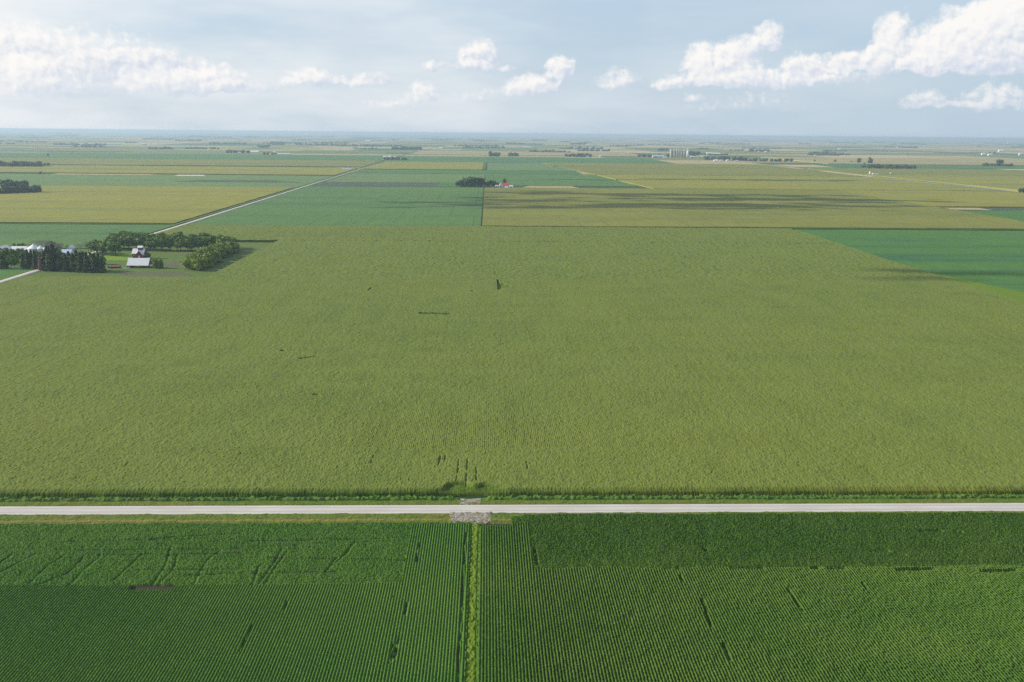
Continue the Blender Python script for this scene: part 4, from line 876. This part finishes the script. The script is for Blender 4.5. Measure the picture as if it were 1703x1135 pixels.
# distant sheds
for (px_, py, L, D, wh, rh, rf, wl, lb) in ((424, 254.6, 44, 20, 6, 12, M_white_roof, M_white_wall, 'white shed in the middle of the distant farm on the left'), (456, 256.8, 14, 14, 9, 14, M_white_roof, M_white_wall, 'bright white tall building of the distant farm on the left'), (472, 257.8, 68, 16, 4.5, 8, M_grey_roof, M_white_wall, 'long low white shed at the right end of the distant farm'),
    (400, 255.3, 20, 12, 5, 8, M_white_roof, M_blue_roof, 'small pale shed among the trees of the distant farm'), (612, 237, 60, 30, 14, 24, M_white_roof, M_white_wall, 'tiny white building far off left of the road'), (733, 248.6, 26, 16, 9, 15, M_white_roof, M_white_wall, 'white building just right of the far road'),
    (640, 262.8, 18, 12, 5, 8.5, M_white_roof, M_white_wall, 'first white shed from the left at the farm on the far road'), (648, 262.8, 16, 12, 5.5, 9.5, M_white_roof, M_white_wall, 'second white shed from the left at the farm on the far road'), (656, 263, 14, 10, 5, 8, M_grey_roof, M_red_wall, 'red walled shed at the farm on the far road'),
    (977, 261.8, 20, 12, 4, 7.5, M_white_roof, M_white_wall, 'white shed in front of the grove left of the elevator'), (998, 261.6, 10, 9, 5, 9, M_white_roof, M_white_wall, 'lone white shed between the grove and the elevator'), (577, 283, 30, 8, 3, 4.6, M_blue_roof, M_grey_wall, 'low blue grey shed left of the long road'),
    (1396, 249, 20, 14, 6, 12, M_white_roof, M_white_wall, 'tiny white shed in the tan fields right of the village'), (1635, 258, 26, 16, 8, 14, M_white_roof, M_white_wall, 'left white shed of the far pair near the right edge'), (1646, 259, 28, 16, 8, 14, M_white_roof, M_white_wall, 'right white shed of the far pair near the right edge'),
    (1664, 252.5, 40, 24, 10, 19, M_white_roof, M_white_wall, 'white farm building among far trees near the right edge'), (1696, 258.8, 16, 14, 9, 18, M_white_roof, M_white_wall, 'white building at the right edge in the distance'), (1680, 237, 160, 60, 26, 42, M_white_roof, M_white_wall, 'large white plant on the horizon near the right edge'),
    (190, 241, 110, 20, 8, 13, M_blue_roof, M_white_wall, 'long pale livestock shed far off at the left'), (240, 241.5, 40, 22, 7, 13, M_grey_roof, M_grey_wall, 'grey shed far off right of the livestock shed'), (1262, 253.6, 9, 8, 4, 7, M_white_roof, M_white_wall, 'tiny white shed in the small grove behind the village')):
    x, y = at(px_, py); gable('shed' if 'building' not in lb else 'farm_building', (x, y), L, D, wh, rh, rf, wl, lb, 'shed' if 'building' not in lb else 'building')

# ---------------------------------------------------------------- small cumulus drifting overhead, above the frame: they shade the fields
def clouds():
    r = random.Random(9); mt, k, b = new_mat('cloud_white'); b.inputs['Base Color'].default_value = (.85, .86, .88, 1)
    V = []; Fq = []; off = 0; ZC = 850.
    for (px_, py_, L, Dp) in ((1120, 344, 360, 48), (950, 347, 170, 34), (900, 336, 130, 34), (1060, 326, 300, 44), (900, 322, 90, 36), (1290, 334, 300, 44), (1250, 350, 260, 26), (1400, 345, 200, 22), (1640, 457, 105, 20), (1570, 468, 60, 9), (735, 338, 90, 24), (660, 346, 70, 12), (790, 330, 40, 26), (1250, 301, 300, 40), (1000, 300, 200, 30)):
        x, y = at(px_, py_); x += sd.x/sd.z*ZC; y += sd.y/sd.z*ZC
        for i in range(int(12+L*Dp/210)):
            a = r.random()*6.283; q = min(1.5, abs(r.gauss(0, .62))); s = r.uniform(.30, .75)*max(Dp*.55, 9)
            cx_, cy__ = x+math.cos(a)*q*L, y+math.sin(a)*q*Dp
            vs = ICO2*np.array([s*1.9, s, s*.7])*(1+.18*(np.random.default_rng(i+off).random((len(ICO2), 1))-.5))+np.array([cx_, cy__, ZC+r.uniform(-.2, .4)*s])
            V.append(vs); Fq.append(np.array(ICO2F)+off); off += len(ICO2)
    me = raw_mesh('cloud_puffs', np.concatenate(V), np.concatenate(Fq), mt, True)
    tag(link('clouds', me), 'small white clouds drifting high above the fields', 'clouds', kind='structure')
clouds()

# ---------------------------------------------------------------- haze
def haze():
    mt = bpy.data.materials.new('haze'); mt.use_nodes = True; t = mt.node_tree; t.nodes.clear()
    o = t.nodes.new('ShaderNodeOutputMaterial'); v = t.nodes.new('ShaderNodeVolumePrincipled')
    v.inputs['Color'].default_value = (.41, .53, .69, 1); v.inputs['Density'].default_value = 8e-5; v.inputs['Anisotropy'].default_value = .2
    t.links.new(v.outputs[0], o.inputs['Volume'])
    zlo = gz(62000, 62000)-1
    h = MB().box(-64000, 64000, -64000, 64000, zlo-300, 124.5).build('haze', mt); tag(h, kind='stuff', label='thin blue summer haze hanging over the plain', cat='haze')
haze()
